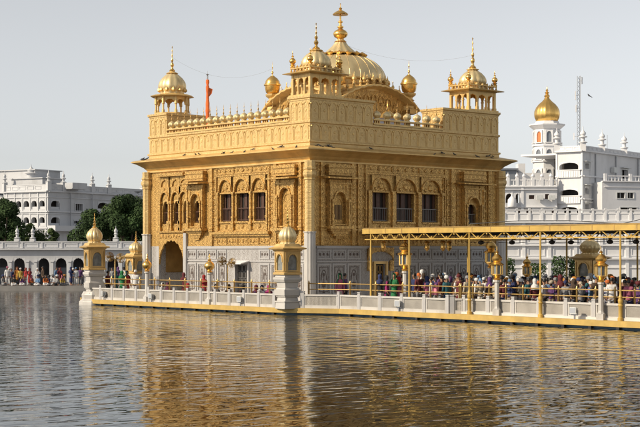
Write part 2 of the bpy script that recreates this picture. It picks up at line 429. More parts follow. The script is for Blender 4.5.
# ------------------------------------------------------------------ TEMPLE
temple = empty('golden_temple', (W/2, W/2, DK), label='large golden temple with white marble base, domed turrets and ribbed central dome', cat='temple')
FL = lambda u, v, w: (-w, u, v)          # left facade: u = y
FR = lambda u, v, w: (u, -w, v)          # right facade: u = x
FBk = lambda u, v, w: (u, W+w, v)
FRt = lambda u, v, w: (W+w, u, v)
ZM, ZG, ZE, ZP, ZC, ZB = 3.65, 8.36, 9.05, 9.49, 10.57, 12.02   # marble top, storey top, eave, moulding, coping, turret block top

# openings measured on the photograph -------------------------------------------------
Lwin = [(LU(231.5), LU(221)), (LU(249), LU(236.5)), (LU(265.5), LU(254))]
Lsm = [(LU(168.6), LU(162.7)), (LU(180), LU(173.6)), (LU(186.8), LU(183.4))]
Lbay1 = (LU(202), LU(194)); Lbay2 = (LU(293), LU(283))
Rwin = [(RU(372.5), RU(388.5)), (RU(396.5), RU(414)), (RU(422), RU(438))]
Rbay1 = (RU(332), RU(343)); Rbay2 = (RU(466), RU(476.5))
Lh = lambda r: (min(r), max(r))
def rect(r, z0, z1): a, b = Lh(r); return (a, b, z0, z1)
arch_u = Lh((LU(160.5), LU(185)))
Ldoor = Lh((LU(236.5), LU(248.5))); Rdoor = Lh((RU(374.5), RU(385)))

# gold storey walls
lrects = [rect(r, 5.10, 6.74) for r in Lwin] + [rect(r, 5.05, 6.55) for r in Lsm] + [rect(Lbay1, 5.08, 6.5)]
rrects = [rect(r, 5.06, 6.74) for r in Rwin] + [rect(Rbay2, 5.0, 6.3)]
g = MB()
g.holes(FL, 0, W, ZM, ZG, lrects + [(arch_u[0], arch_u[1], ZM, 4.05)])
g.holes(FR, 0, W, ZM, ZG, rrects)
g.holes(FBk, 0, W, ZM, ZG, []); g.holes(FRt, 0, W, ZM, ZG, [])
g.build('storey_wall', M['gold_relief'], temple)

# marble dado with door openings
d = MB()
d.holes(FL, 0, W, DK, ZM, [(arch_u[0], arch_u[1], DK, ZM), (Ldoor[0], Ldoor[1], DK, 2.55)], depth=.4)
d.holes(FR, 0, W, DK, ZM, [(Rdoor[0], Rdoor[1], DK, 2.6)], depth=.4)
d.holes(FBk, 0, W, DK, ZM, []); d.holes(FRt, 0, W, DK, ZM, [])
d.build('marble_base', M['marble_dado'], temple)
# marble frames and inlay panels (relief of the base)
t = MB(); il = MB()
def dado(F, u0, u1, n, skip):
    t.fbox(F, u0, u1, ZM-.16, ZM-.02, .003, .07); t.fbox(F, u0, u1, DK, DK+.28, .003, .06)
    t.fbox(F, u0, u1, 2.72, 2.80, .003, .05)
    st_ = (u1-u0)/n
    for i in range(n):
        a, b = u0+i*st_, u0+(i+1)*st_
        if any(a < s1 and b > s0 for (s0, s1) in skip): continue
        t.frame(F, a+.06, b-.06, DK+.42, 2.64, .10, .004, .045)
        t.frame(F, a+.06, b-.06, 2.88, ZM-.22, .07, .004, .04)
        c = (a+b)/2; h = (b-a)
        il.frame(F, a+.24, b-.24, DK+.60, 2.46, .035, .004, .012)
        il.archband(F, a+.34, b-.34, 1.7, 2.3, .05, .004, .014)
        il.boss(F, c, 1.45, .20, .004, .02); il.boss(F, c, 2.02, .12, .004, .02); il.boss(F, c, .98, .12, .004, .02)
        il.fbox(F, c-.02, c+.02, 1.0, 2.0, .004, .012)
        for k in (-1, 0, 1): il.boss(F, c+k*h*.24, 3.16, .10, .004, .02)
dado(FL, .45, arch_u[0]-.25, 11, [(Ldoor[0]-.1, Ldoor[1]+.1)])
dado(FR, .45, W-.3, 13, [(Rdoor[0]-.2, Rdoor[1]+.2)])
t.build('marble_panel_frame', M['marble_trim'], temple); il.build('marble_inlay', M['inlay'], temple)

# corner columns (engaged, octagonal), gold above and marble below
def corner_column(x, y, zc=7.62):
    c = MB()
    c.lathe([(.32,ZM+.78),(.27,ZM+.80),(.27,zc-.35),(.33,zc-.30),(.29,zc-.22),(.38,zc-.05),(.38,zc+.1),(.30,zc+.22),(.36,zc+.28),(.36,zc+.36),(.30,zc+.40),(.30,ZG)], (x,y,0), 16, .10, 8)
    o = c.build('corner_column', M['gold_band'], temple)
    m_ = MB(); m_.lathe([(.40,DK),(.40,DK+.4),(.33,DK+.5),(.31,ZM+.70),(.36,ZM+.72),(.36,ZM+.779)], (x,y,0), 40, .10, 10)
    m_.build('marble_shaft', M['marble'], o)
for (x, y) in ((-.10,-.10),(-.10,W+.10),(W+.10,-.10),(W+.10,W+.10)): corner_column(x, y)

# pilaster strips, friezes, frames, bosses on the gold storey
o = MB()
def strip(F, u, wd, z0=ZM+.02, z1=ZG-.02, w=.10):
    o.fbox(F, u-wd/2, u+wd/2, z0, z1, .004, w)
    for z in (z0+.85, z0+1.0, z1-.85): o.fbox(F, u-wd*.7, u+wd*.7, z, z+.08, .005, w+.05)
    k = 0; z = z0+1.25
    while z < z1-1.0:
        o.boss(F, u, z, wd*.36, w, .03); z += wd*.9
def frieze(F, u0, u1, z0, z1, n, w=.05):
    st_ = (u1-u0)/n
    for i in range(n):
        a, b = u0+i*st_, u0+(i+1)*st_
        o.frame(F, a+.02, b-.02, z0, z1, .05, .004, w)
        o.boss(F, (a+b)/2, (z0+z1)/2, min(.2, (z1-z0)*.36), .004, .05)
        for s_ in (-1, 1): o.boss(F, (a+b)/2+s_*st_*.28, (z0+z1)/2, min(.12, (z1-z0)*.24), .004, .04)
def tripane(F, wins, z0, z1):
    ws = [Lh(r) for r in wins]; ws.sort()
    a, b = ws[0][0], ws[-1][1]
    gap = ws[1][0]-ws[0][1]
    for (p, q) in ws:
        o.arch(F, p-gap*.25, q+gap*.25, z1+.10, z1+.86, z1+1.0, .004, .12, foils=7, amp=.12)
        o.archband(F, p-gap*.3, q+gap*.3, z1+.06, z1+.92, .09, .06, .17, foils=0)
        o.boss(F, (p+q)/2, z1+.36, .24, .004, .06); 
        for s_ in (-1, 1): o.boss(F, (p+q)/2+s_*(q-p)*.3, z1+.22, .13, .004, .05)
        o.fbox(F, p-.04, q+.04, z1+.002, z1+.07, .004, .09)
        o.fbox(F, p-.06, q+.06, z0-.10, z0-.002, .004, .10)
        o.boss(F, (p+q)/2, z0-.30, .16, .004, .05)
    edges = [ws[0][0]-gap*.5] + [(ws[i][1]+ws[i+1][0])/2 for i in range(2)] + [ws[2][1]+gap*.5]
    for u in edges:
        # little bulbous half columns between the openings
        wd = min(.17, gap*.28)
        for (k0, k1, q) in ((z0-.55, z0-.40, 1.5), (z0-.40, z0-.20, 1.0), (z0-.20, z0-.05, 1.7), (z0-.05, z0+.16, 1.1), (z0+.16, z0+.30, 1.6), (z0+.30, z1-.06, .85), (z1-.06, z1+.10, 1.5)):
            o.fbox(F, u-wd*q/2, u+wd*q/2, k0, k1, .004, .08+.05*q)
    o.frame(F, a-gap*.95, b+gap*.95, z0-.62, z1+1.12, .09, .004, .09)
    frieze(F, a-gap*.95, b+gap*.95, z1+1.16, ZG-.05, 3)
    o.fbox(F, a-gap*1.2, b+gap*1.2, z0-.76, z0-.63, .004, .30)
    o.fbox(F, a-gap*1.1, b+gap*1.1, z0-.88, z0-.762, .004, .18)
    frieze(F, a-gap*.9, b+gap*.9, ZM+.06, z0-.92, 5, .035)
tripane(FL, Lwin, 5.10, 6.74); tripane(FR, Rwin, 5.06, 6.74)
def bay(F, r, z0, z1, canopy, niche=False, proj=.30):
    a, b = Lh(r); c = (a+b)/2; hw = (b-a)/2
    # projecting jambs and head around the opening
    o.fbox(F, a-.42, a-.05, z0-.35, 7.36, .004, proj-.06); o.fbox(F, b+.05, b+.42, z0-.35, 7.36, .004, proj-.06)
    o.arch(F, a-.05, b+.05, z1-.25, z1+.32, 7.36, .004, proj-.10, foils=5)
    o.archband(F, a-.12, b+.12, z1-.22, z1+.42, .09, proj-.12, proj-.02)
    o.frame(F, a-.40, b+.40, z0-.3, 7.2, .07, proj-.06, proj)
    for u in (a-.20, b+.20):
        for (k0, k1, q) in ((z0-.34, z0-.16, .17), (z0-.16, z0+.12, .11), (z0+.12, z0+.3, .18), (z0+.3, z1-.25, .09), (z1-.25, z1-.1, .17)):
            o.fbox(F, u-q/2, u+q/2, k0, k1, proj-.06, proj+q*.4)
    # canopy slab and box above it
    hw2 = canopy/2
    o.add([F(c-hw2,7.42,.004),F(c+hw2,7.42,.004),F(c+hw2+.0,7.40,proj+.50),F(c-hw2,7.40,proj+.50),
           F(c-hw2,7.56,.004),F(c+hw2,7.56,.004),F(c+hw2,7.47,proj+.50),F(c-hw2,7.47,proj+.50)],
          [(0,1,2,3),(4,7,6,5),(0,4,5,1),(1,5,6,2),(2,6,7,3),(3,7,4,0)])
    o.fbox(F, a-.50, b+.50, 7.60, 8.20, .004, proj+.02)
    o.fbox(F, a-.56, b+.56, 7.74, 7.80, .006, proj+.07); o.fbox(F, a-.56, b+.56, 8.02, 8.08, .006, proj+.07)
    # sill with tapering corbel
    o.fbox(F, a-.55, b+.55, z0-.50, z0-.36, .004, proj+.20)
    for k, q in enumerate((.9, .7, .5, .28)):
        o.fbox(F, c-(hw+.45)*q, c+(hw+.45)*q, z0-.50-.14*(k+1), z0-.502-.14*k, .004, proj*q+.04)
    if niche:
        o.fbox(F, a, b, z0-.3, z1+.1, .004, .02)
        o.archband(F, a+.05, b-.05, z1-.45, z1, .06, .01, .06)
bay(FL, Lbay1, 5.08, 6.5, 2.1); bay(FL, Lbay2, 5.0, 6.6, 2.0, niche=True)
bay(FR, Rbay1, 5.1, 6.35, 2.6, niche=True); bay(FR, Rbay2, 5.0, 6.3, 2.9)
for px in (212, 276, 301): strip(FL, LU(px), .26)
for px in (322, 353, 359, 452, 489): strip(FR, RU(px), .30)
for px in (326.5, 348.5, 364): # narrow ornamented panels on the right facade
    u = RU(px)
    for k in range(5):
        o.frame(FR, u-.16, u+.16, 4.3+k*.62, 4.86+k*.62, .03, .004, .05); o.boss(FR, u, 4.58+k*.62, .12, .004, .05)
for px in (444, 448, 458, 484):
    u = RU(px)
    for k in range(6):
        o.frame(FR, u-.14, u+.14, 4.0+k*.62, 4.56+k*.62, .03, .004, .05); o.boss(FR, u, 4.28+k*.62, .10, .004, .05)
for px in (215, 272, 279, 298):
    u = LU(px)
    for k in range(6):
        o.frame(FL, u-.15, u+.15, 4.0+k*.62, 4.56+k*.62, .03, .004, .05); o.boss(FL, u, 4.28+k*.62, .11, .004, .05)
frieze(FR, .5, RU(357), 7.86, 8.2, 3, .04)
frieze(FR, RU(322), RU(357), ZM+.08, ZM+.62, 2); frieze(FR, RU(444), RU(493), ZM+.08, ZM+.62, 4)
frieze(FL, .4, LU(276), ZM+.08, ZM+.5, 3)
# left end of the left facade: row of three small foiled arches over the doorway arch
ls = sorted(Lh(r) for r in Lsm)
lw = (LU(186.5), LU(159.5))
for k in range(3):
    c = (ls[k][0]+ls[k][1])/2; h = .52
    o.arch(FL, c-h, c+h, 6.45, 7.05, 7.35, .004, .10, foils=5); o.archband(FL, c-h, c+h, 6.4, 7.1, .1, .07, .16)
    o.arch(FL, c-h*.8, c+h*.8, 7.36, 7.8, 7.98, .004, .08, foils=3)
    o.boss(FL, c, 7.2, .14, .1, .05)
    for s_ in (-1, 1):
        u = c+s_*.47
        for (k0, k1, q) in ((4.62,4.8,.2),(4.8,5.05,.13),(5.05,5.22,.22),(5.22,6.3,.10),(6.3,6.46,.2)): o.fbox(FL, u-q/2, u+q/2, k0, k1, .004, .1+q*.4)
o.fbox(FL, lw[0], lw[1], 4.50, 4.60, .004, .22); o.fbox(FL, lw[0], lw[1], 8.0, 8.2, .004, .30)
o.arch(FL, arch_u[0], arch_u[1], 2.5, 4.02, 4.42, .006, .12, foils=7, amp=.055, n=56)
for k in range(9): o.boss(FL, arch_u[0]+.2+k*(arch_u[1]-arch_u[0]-.4)/8, 4.22+.08*(k % 2), .12, .12, .04)
o.build('ornament_relief', M['gold_relief'], temple)
# marble pilaster beside the arch, inner vault behind it
ua = LU(186.5)
for (u0, u1, zt_p, w_p) in ((ua-.14, ua+.14, 4.45, .16), (arch_u[1]+.02, arch_u[1]+.28, ZM, .12)):
    m_ = MB(); m_.fbox(FL, u0, u1, DK, zt_p, .004, w_p); m_.build('marble_pilaster', M['marble_trim'], temple)
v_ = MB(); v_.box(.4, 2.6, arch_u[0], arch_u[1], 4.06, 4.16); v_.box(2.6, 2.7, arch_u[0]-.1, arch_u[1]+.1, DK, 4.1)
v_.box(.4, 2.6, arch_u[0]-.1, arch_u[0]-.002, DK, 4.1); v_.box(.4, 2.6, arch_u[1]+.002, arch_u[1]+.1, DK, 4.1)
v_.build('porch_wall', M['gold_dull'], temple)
v_ = MB(); v_.box(.42, 2.58, arch_u[1]-.06, arch_u[1]+.0, DK, 2.0); v_.box(.42, 2.58, arch_u[0]+.0, arch_u[0]+.06, DK, 2.0); v_.build('porch_dado', M['marble_dado'], temple)
v_ = MB(); Fi = lambda u, v, w: (2.6-w, u, v)
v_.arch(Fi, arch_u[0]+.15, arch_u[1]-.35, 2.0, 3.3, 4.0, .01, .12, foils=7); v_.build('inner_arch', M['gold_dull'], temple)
v_ = MB(); v_.fbox(Fi, arch_u[0]+.45, arch_u[1]-.75, DK, 2.4, .004, .03); v_.build('porch_door', M['dark'], temple)

# eave, mouldings, parapet, turret blocks
e = MB()
e.ring(0, W, 0, W, [(.02,8.30),(.12,8.32),(.12,8.40),(.08,8.43),(.18,8.52),(.26,8.62),(.56,8.83),(.80,8.94),(.85,8.955),(.85,9.01),(.78,9.05),(.05,9.22),(-.3,9.22),(-.3,8.30)])
e.build('eave', M['gold'], temple)
e = MB()
e.ring(0, W, 0, W, [(.01,9.21),(.03,9.22),(.03,9.38),(.10,9.42),(.10,9.50),(.0,9.54),(0,ZC-.10),(.07,ZC-.06),(.07,ZC+.05),(-.4,ZC+.05),(-.4,9.21)])
pw = e.build('parapet_wall', M['gold_band'], temple)
def blk(x0, x1, y0, y1):
    e = MB(); e.box(x0, x1, y0, y1, ZC+.052, ZB-.22)
    e.ring(x0, x1, y0, y1, [(-.1,ZC+.8),(.012,ZC+.8),(.012,ZC+.85),(-.1,ZC+.85)])
    e.ring(x0, x1, y0, y1, [(-.2,ZB-.24),(.03,ZB-.24),(.03,ZB-.18),(.10,ZB-.12),(.10,ZB),(-.2,ZB)])
    e.box(x0+.1, x1-.1, y0+.1, y1-.1, ZB-.2, ZB-.01)
    e.build('turret_block', M['gold_band'], temple)
BLK = {'near': (0, 4.82, 0, 1.78), 'right': (10.64, W, 0, 1.78), 'left': (0, 4.82, W-1.9, W), 'rear': (10.64, W, W-1.78, W)}
for b in BLK.values(): blk(b[0]+.003 if b[0] == 0 else b[0], b[1]-.003 if b[1] == W else b[1], b[2]+.003 if b[2] == 0 else b[2], b[3]-.003 if b[3] == W else b[3])
# embossed arch panels on parapet and blocks
r_ = MB()
def scales(F, u0, u1, z0, z1, n):
    st_ = (u1-u0)/n
    for i in range(n):
        a, b = u0+i*st_, u0+(i+1)*st_
        r_.archband(F, a+.02, b-.02, z0+(z1-z0)*.52, z1, .05, .003, .022, n=12)
        for (p, q) in ((a+.02, a+.08), (b-.08, b-.02)): r_.fbox(F, p, q, z0, z0+(z1-z0)*.53, .003, .021)
        r_.boss(F, a, z0+(z1-z0)*.85, .055, .004, .06, 5, False)
        r_.boss(F, (a+b)/2, z0+(z1-z0)*.5, .10, .003, .02, 5)
scales(FL, .1, W-.1, 9.60, ZC-.12, 24); scales(FR, .1, W-.1, 9.60, ZC-.12, 22)
scales(FL, .06, 1.70, ZC+.12, ZB-.30, 3); scales(FR, .06, 4.76, ZC+.12, ZB-.30, 7)
scales(FR, 10.7, W-.06, ZC+.12, ZB-.30, 8); scales(FL, W-1.82, W-.06, ZC+.12, ZB-.30, 3)
Fin = lambda u, v, w: (10.64-w, u, v)
scales(Fin, .06, 1.70, ZC+.12, ZB-.30, 3)
r_.build('parapet_relief', M['gold'], temple)
# roof
rf = MB(); rf.box(.4, W-.4, .4, W-.4, 9.9, 10.2); rf.build('roof', M['deck'], temple)

# balustrade with melon domes between the turrets
FINIAL = [(.05,0),(.035,.03),(.035,.08),(.07,.12),(.05,.17),(.022,.20),(.02,.30),(.045,.33),(.02,.37),(.012,.50),(.002,.58)]
def melon():
    m_ = MB()
    m_.lathe([(.20,0),(.20,.05),(.14,.08),(.20,.12),(.27,.24),(.28,.33),(.24,.43),(.15,.51),(.07,.55),(.05,.57)], (0,0,0), 20, .10, 10)
    return m_
def merlon_dome(x, y, z, sc=1.0, proto=[]):
    if not proto:
        ob = melon().build('parapet_dome', M['gold_dome'], temple, True, local=True)
        f = MB(); f.lathe([(r*.8, z_*1.35+.53) for (r, z_) in FINIAL], (0,0,0), 8); fo = f.build('finial', M['gold_dull'], ob, True, local=True)
        proto.append(ob)
    else:
        ob = proto[0].copy(); COL.objects.link(ob); ob.parent = temple
        c = proto[0].children[0].copy(); COL.objects.link(c); c.parent = ob
    ob.location = Vector((x, y, z)) - temple.location; ob.scale = (sc, sc, sc)
b = MB()
for (F, u0, u1, n) in ((FL, 1.80, W-1.92, 18), (FR, 4.84, 10.62, 7)):
    b.fbox(F, u0, u1, ZC+.08, ZC+.18, -.34, .04); b.fbox(F, u0, u1, ZC+.34, ZC+.42, -.32, .02)
    for i in range(n):
        u = u0+(i+.5)*(u1-u0)/n
        for s_ in (-.17, 0, .17): b.fbox(F, u+s_-.04, u+s_+.04, ZC+.17, ZC+.35, -.2, -.08)
        b.fbox(F, u-.14, u+.14, ZC+.18, ZC+.35, -.26, -.20)
        p = F(u, 0, -.15); merlon_dome(p[0], p[1], ZC+.42, .86)
b.build('balustrade', M['gold'], temple)

# square open turret kiosks on the corner blocks
def finial_mb(m_, c, z, k):
    m_.lathe([(r*k*1.5, z_*k) for (r, z_) in FINIAL], (c[0], c[1], z), 10)
def tall_finial(m_, c, z0, z1, rb):
    h = z1-z0
    pr = [(rb,0),(rb*1.1,.04),(rb*.5,.10),(rb*.35,.16),(rb*.62,.22),(rb*.70,.27),(rb*.40,.33),(rb*.22,.36),(rb*.45,.42),(rb*.48,.46),(rb*.2,.51),(rb*.16,.56),(rb*.32,.62),(rb*.14,.67),(rb*.12,.76),(rb*.26,.81),(rb*.10,.85),(rb*.09,.92),(rb*.24,.955),(rb*.02,1)]
    m_.lathe([(r, z*h) for (r, z) in pr], (c[0], c[1], z0), 12)
def turret(x0, x1, y0, y1, zb, dz=0.0):
    cx, cy = (x0+x1)/2, (y0+y1)/2
    k = MB()
    k.box(x0-.12, x1+.12, y0-.12, y1+.12, zb, zb+.10)
    ze = zb+1.22
    for (F, u0, u1) in ((lambda u,v,w: (x0-w+.0, u, v), y0, y1), (lambda u,v,w: (x1+w, u, v), y0, y1),
                        (lambda u,v,w: (u, y0-w, v), x0, x1), (lambda u,v,w: (u, y1+w, v), x0, x1)):
        st_ = (u1-u0)/3
        for i in range(3):
            k.arch(F, u0+i*st_+.05, u0+(i+1)*st_-.05, zb+.72, zb+1.06, ze, -.10, -.02, foils=3, amp=.16, n=18)
        for i in range(1, 3):
            u = u0+i*st_; k.fbox(F, u-.05, u+.05, zb+.1, ze, -.115, -.012); k.fbox(F, u-.085, u+.085, zb+.1, zb+.3, -.14, .01)
            k.fbox(F, u-.08, u+.08, zb+.66, zb+.74, -.13, .005)
    for (x, y) in ((x0,y0),(x1,y0),(x1,y1),(x0,y1)):
        sx = 1 if x == x0 else -1; sy = 1 if y == y0 else -1
        k.box(min(x,x+sx*.16), max(x,x+sx*.16), min(y,y+sy*.16), max(y,y+sy*.16), zb+.1, ze+.01)
        k.box(min(x-sx*.03,x+sx*.2), max(x-sx*.03,x+sx*.2), min(y-sy*.03,y+sy*.2), max(y-sy*.03,y+sy*.2), zb+.1, zb+.26)
    k.ring(x0, x1, y0, y1, [(-.3,ze),(.03,ze),(.05,ze+.05),(.36,ze+.06),(.38,ze+.10),(.02,ze+.20),(-.3,ze+.20)])
    k.box(x0+.2, x1-.2, y0+.2, y1-.2, ze+.02, ze+.19)
    # low balustrade
    k.ring(x0, x1, y0, y1, [(-.12,ze+.36),(.05,ze+.36),(.05,ze+.42),(-.12,ze+.42)])
    n = 6
    for i in range(n+1):
        for (x, y) in ((x0+(x1-x0)*i/n, y0-.02),(x0+(x1-x0)*i/n, y1+.02),(x0-.02, y0+(y1-y0)*i/n),(x1+.02, y0+(y1-y0)*i/n)):
            k.lathe([(.05,0),(.07,.06),(.04,.11),(.06,.17)], (x,y,ze+.195), 6)
            k.lathe([(.05,0),(.075,.05),(.03,.11),(.005,.17)], (x,y,ze+.42), 6)
    ko = k.build('turret_kiosk', M['gold'], temple)
    dm = MB(); r = min(x1-x0, y1-y0)/2*1.02; zd = ze+.36
    dm.lathe([(r*.92,-.15),(r*.92,.02),(r*.80,.06),(r*.92,.14),(r*1.02,.30),(r*1.0,.46),(r*.88,.66),(r*.66,.86),(r*.42,1.0),(r*.24,1.10)], (cx,cy,zd), 48, .09, 12)
    dm.build('dome', M['gold_dome'], ko, True)
    lo = MB()
    for j in range(12):   # petals round the drum and at the crown
        a = 2*PI*j/12
        lo.lathe([(.02,0),(.10,.06),(.11,.14),(.05,.22),(.005,.26)], (cx+r*.98*math.cos(a), cy+r*.98*math.sin(a), zd-.02), 6)
    lo.lathe([(r*.18,1.02),(r*.44,1.06),(r*.46,1.10),(r*.26,1.16),(r*.16,1.2)], (cx,cy,zd), 24, .12, 12)
    lo.build('lotus_ring', M['gold'], ko, True)
    f = MB(); tall_finial(f, (cx,cy), zd+1.16, zb+4.25+dz, .20); f.build('finial', M['gold_smooth'], ko, True)
    for (x, y) in ((x0+.05,y0+.05),(x1-.05,y0+.05),(x1-.05,y1-.05),(x0+.05,y1-.05)):
        c_ = MB()
        c_.lathe([(.10,0),(.10,.08),(.06,.12),(.13,.2),(.17,.24),(.05,.26),(.12,.30),(.19,.40),(.19,.47),(.14,.56),(.05,.63)], (x,y,ze+.38), 16, .08, 8)
        finial_mb(c_, (x,y), ze+1.0, .75)
        c_.build('corner_bulb', M['gold_smooth'], ko, True)
    return ko
turret(.10, 2.40, .10, 1.72, ZB)
turret(13.0, 15.5, .10, 1.72, ZB, .45)
turret(13.0, 15.5, W-1.72, W-.1, ZB)
# octagonal kiosk on the far left corner
def octo(cx, cy, r, zb):
    k = MB(); k.lathe([(r+.1,0),(r+.1,.12)], (cx,cy,zb), 8, rot=PI/8)
    ze = zb+1.12
    for j in range(8):
        a0, a1 = PI/8+j*PI/4, PI/8+(j+1)*PI/4
        p, q = Vector((cx+r*math.cos(a0), cy+r*math.sin(a0))), Vector((cx+r*math.cos(a1), cy+r*math.sin(a1)))
        d_ = (q-p).normalized(); nrm = Vector((d_.y, -d_.x)); L_ = (q-p).length
        F = lambda u, v, w, p=p, d_=d_, nrm=nrm: (p.x+d_.x*u+nrm.x*w, p.y+d_.y*u+nrm.y*w, v)
        k.arch(F, .06, L_-.06, zb+.62, zb+.98, ze, -.10, -.02, foils=5, n=20)
        k.lathe([(.10,.1),(.10,.26),(.06,.3),(.06,.62),(.10,.66),(.08,1.12)], (p.x,p.y,zb), 8)
    k.lathe([(r+.02,1.12),(r+.36,1.15),(r+.38,1.19),(r+.02,1.30),(r*.8,1.34)], (cx,cy,zb), 8, rot=PI/8)
    ko = k.build('turret_kiosk', M['gold'], temple)
    dm = MB(); q = r*.80
    dm.lathe([(q*.9,1.30),(q*.9,1.50),(q*.96,1.56),(q*1.04,1.72),(q*1.04,1.92),(q*.96,2.12),(q*.78,2.34),(q*.52,2.54),(q*.30,2.68),(q*.18,2.76)], (cx,cy,zb), 48, .07, 12)
    dm.build('dome', M['gold_dome'], ko, True)
    lo = MB()
    for j in range(12):
        a = 2*PI*j/12; lo.lathe([(.04,0),(.13,.08),(.12,.17),(.01,.30)], (cx+q*1.0*math.cos(a), cy+q*1.0*math.sin(a), zb+1.46), 6)
    lo.lathe([(q*.2,2.62),(q*.46,2.66),(q*.2,2.78),(q*.14,2.86)], (cx,cy,zb), 24, .12, 12)
    lo.build('lotus_ring', M['gold'], ko, True)
    f = MB(); tall_finial(f, (cx,cy), zb+2.8, zb+4.42, .17); f.build('finial', M['gold_smooth'], ko, True)
octo(1.12, 14.72, 1.05, ZB-.02)

# upper shrine with curved eaves and the main ribbed dome
SX, SY, SH = 8.6, 7.0, 3.05
sh = MB(); sh.box(SX-SH, SX+SH, SY-SH, SY+SH, 10.2, 12.35)
sh.build('shrine_wall', M['pale_blue'], temple)
ba = MB(); tp = MB()
for (F, sgn) in ((lambda u,v,w: (SX-SH-w, SY+u, v), 1), (lambda u,v,w: (SX+SH+w, SY+u, v), 1), (lambda u,v,w: (SX+u, SY-SH-w, v), 1), (lambda u,v,w: (SX+u, SY+SH+w, v), 1)):
    n = 28; vs = []; fs = []
    ends = SH+.45
    cur = []
    for i in range(n+1):
        tt = -1+2*i/n; z = 12.25+1.35*max(0, math.cos(tt*PI/2))**.75
        cur.append((tt*ends, z))
    for i, (u, z) in enumerate(cur):
        sc = .05*(abs(math.sin(i*PI/2)))      # scalloped lip
        vs += [F(u,z,-.35), F(u,z-.02-sc,.55), F(u,z-.12-sc,.55), F(u,z-.30,.02), F(u,z-.3,-.35)]
    for i in range(n):
        a, b = 5*i, 5*i+5
        fs += [(a,b,b+1,a+1),(a+1,b+1,b+2,a+2),(a+2,b+2,b+3,a+3),(a+3,b+3,b+4,a+4)]
    fs += [(0,1,2,3,4), tuple(5*n+i for i in range(5))]
    ba.add(vs, fs)
    vs = []; fs = []
    for i, (u, z) in enumerate(cur): 
        uu = max(-SH, min(SH, u)); vs += [F(uu,z-.2,.006), F(uu,11.6,.006)]
    for i in range(n): fs.append((2*i,2*i+2,2*i+3,2*i+1))
    tp.add(vs, fs)
    for k in range(-4, 5):
        zt = 12.1+1.15*max(0, math.cos(k/4.6*PI/2))**.75-.25
        tp.archband(F, k*.62-.26, k*.62+.26, zt-.45, zt, .06, .006, .07, n=10); tp.boss(F, k*.62, zt-.55, .15, .006, .06)
    tp.fbox(F, -SH, SH, 11.7, 11.85, .006, .2)
    # small finials standing along the curved eave
    for k in range(-5, 6):
        u = k*.55; z = 12.25+1.35*max(0, math.cos(u/ends*PI/2))**.75
        p = F(u, z, .0); ba.lathe([(.09,-.08),(.10,.06),(.05,.10),(.10,.18),(.10,.25),(.03,.34),(.02,.46),(.04,.50),(.004,.60)], p, 8)
ba.build('curved_eave', M['gold'], temple); tp.build('shrine_gable', M['gold_relief'], temple)
dr_ = MB(); dr_.box(SX-SH+.3, SX+SH-.3, SY-SH+.3, SY+SH-.3, 12.3, 13.3)
dr_.lathe([(3.1,13.2),(3.1,13.5),(2.85,13.62),(2.85,13.9),(3.0,13.96),(3.0,14.05)], (SX,SY,0), 32)
for j in range(28):
    a = 2*PI*j/28; dr_.lathe([(.10,0),(.16,.08),(.08,.15),(.16,.26),(.15,.36),(.05,.46),(.03,.60),(.004,.72)], (SX+3.0*math.cos(a), SY+3.0*math.sin(a), 13.62), 8)
dr_.build('dome_drum', M['gold'], temple)
md = MB()
def domeprof(r, z0, z1, n=16):
    return [(r*math.cos(t)**.95 if i < n else .25, z0+(z1-z0)*math.sin(t)) for i, t in [(i, i/n*PI/2*.97) for i in range(n+1)]]
md.lathe([(2.72,13.9),(2.78,14.0)]+domeprof(2.90, 14.02, 15.80), (SX,SY,0), 120, .012, 26)
mdo = md.build('main_dome', M['gold_dome'], temple, True)
lp = MB()
lp.lathe([(.5,15.9),(1.30,15.70),(1.48,15.66),(1.50,15.72),(1.1,15.80),(.98,15.86)], (SX,SY,0), 48, .16, 16)
for j in range(16):
    a = 2*PI*j/16; lp.lathe([(.02,-.16),(.16,-.08),(.22,.02),(.10,.10),(.005,.16)], (SX+1.50*math.cos(a), SY+1.50*math.sin(a), 15.68), 6)
lp.build('lotus_crown', M['gold_smooth'], mdo, True)
lp = MB(); lp.lathe([(1.0,15.70),(.98,15.82),(.84,15.98),(.64,16.16),(.46,16.34),(.34,16.52),(.28,16.66)], (SX,SY,0), 48, .10, 12); lp.build('crown_cap', M['gold_dome'], mdo, True)
rb = MB(); pr = domeprof(2.905, 14.02, 15.81)
for j in range(26):
    a = 2*PI*(j+.3)/26; rb.tube([(SX+r*math.cos(a), SY+r*math.sin(a), z) for (r, z) in pr[:13]], .014, 5)
rb.build('dome_rib', M['gold_dome'], mdo, True)
mf = MB(); mf.lathe([(.40,16.55),(.24,16.66),(.20,16.76),(.38,16.86),(.46,17.0),(.46,17.1),(.36,17.24),(.18,17.34),(.13,17.42),(.20,17.47),(.20,17.52),(.09,17.58),(.08,17.74),(.16,17.79),(.16,17.84),(.06,17.90),(.055,18.28),(.48,18.25),(.50,18.30),(.36,18.42),(.16,18.52),(.07,18.58),(.11,18.66),(.03,18.74),(.02,18.92),(.05,18.95),(.004,19.0)], (SX,SY,0), 20)
mf.build('finial', M['gold_smooth'], mdo, True)
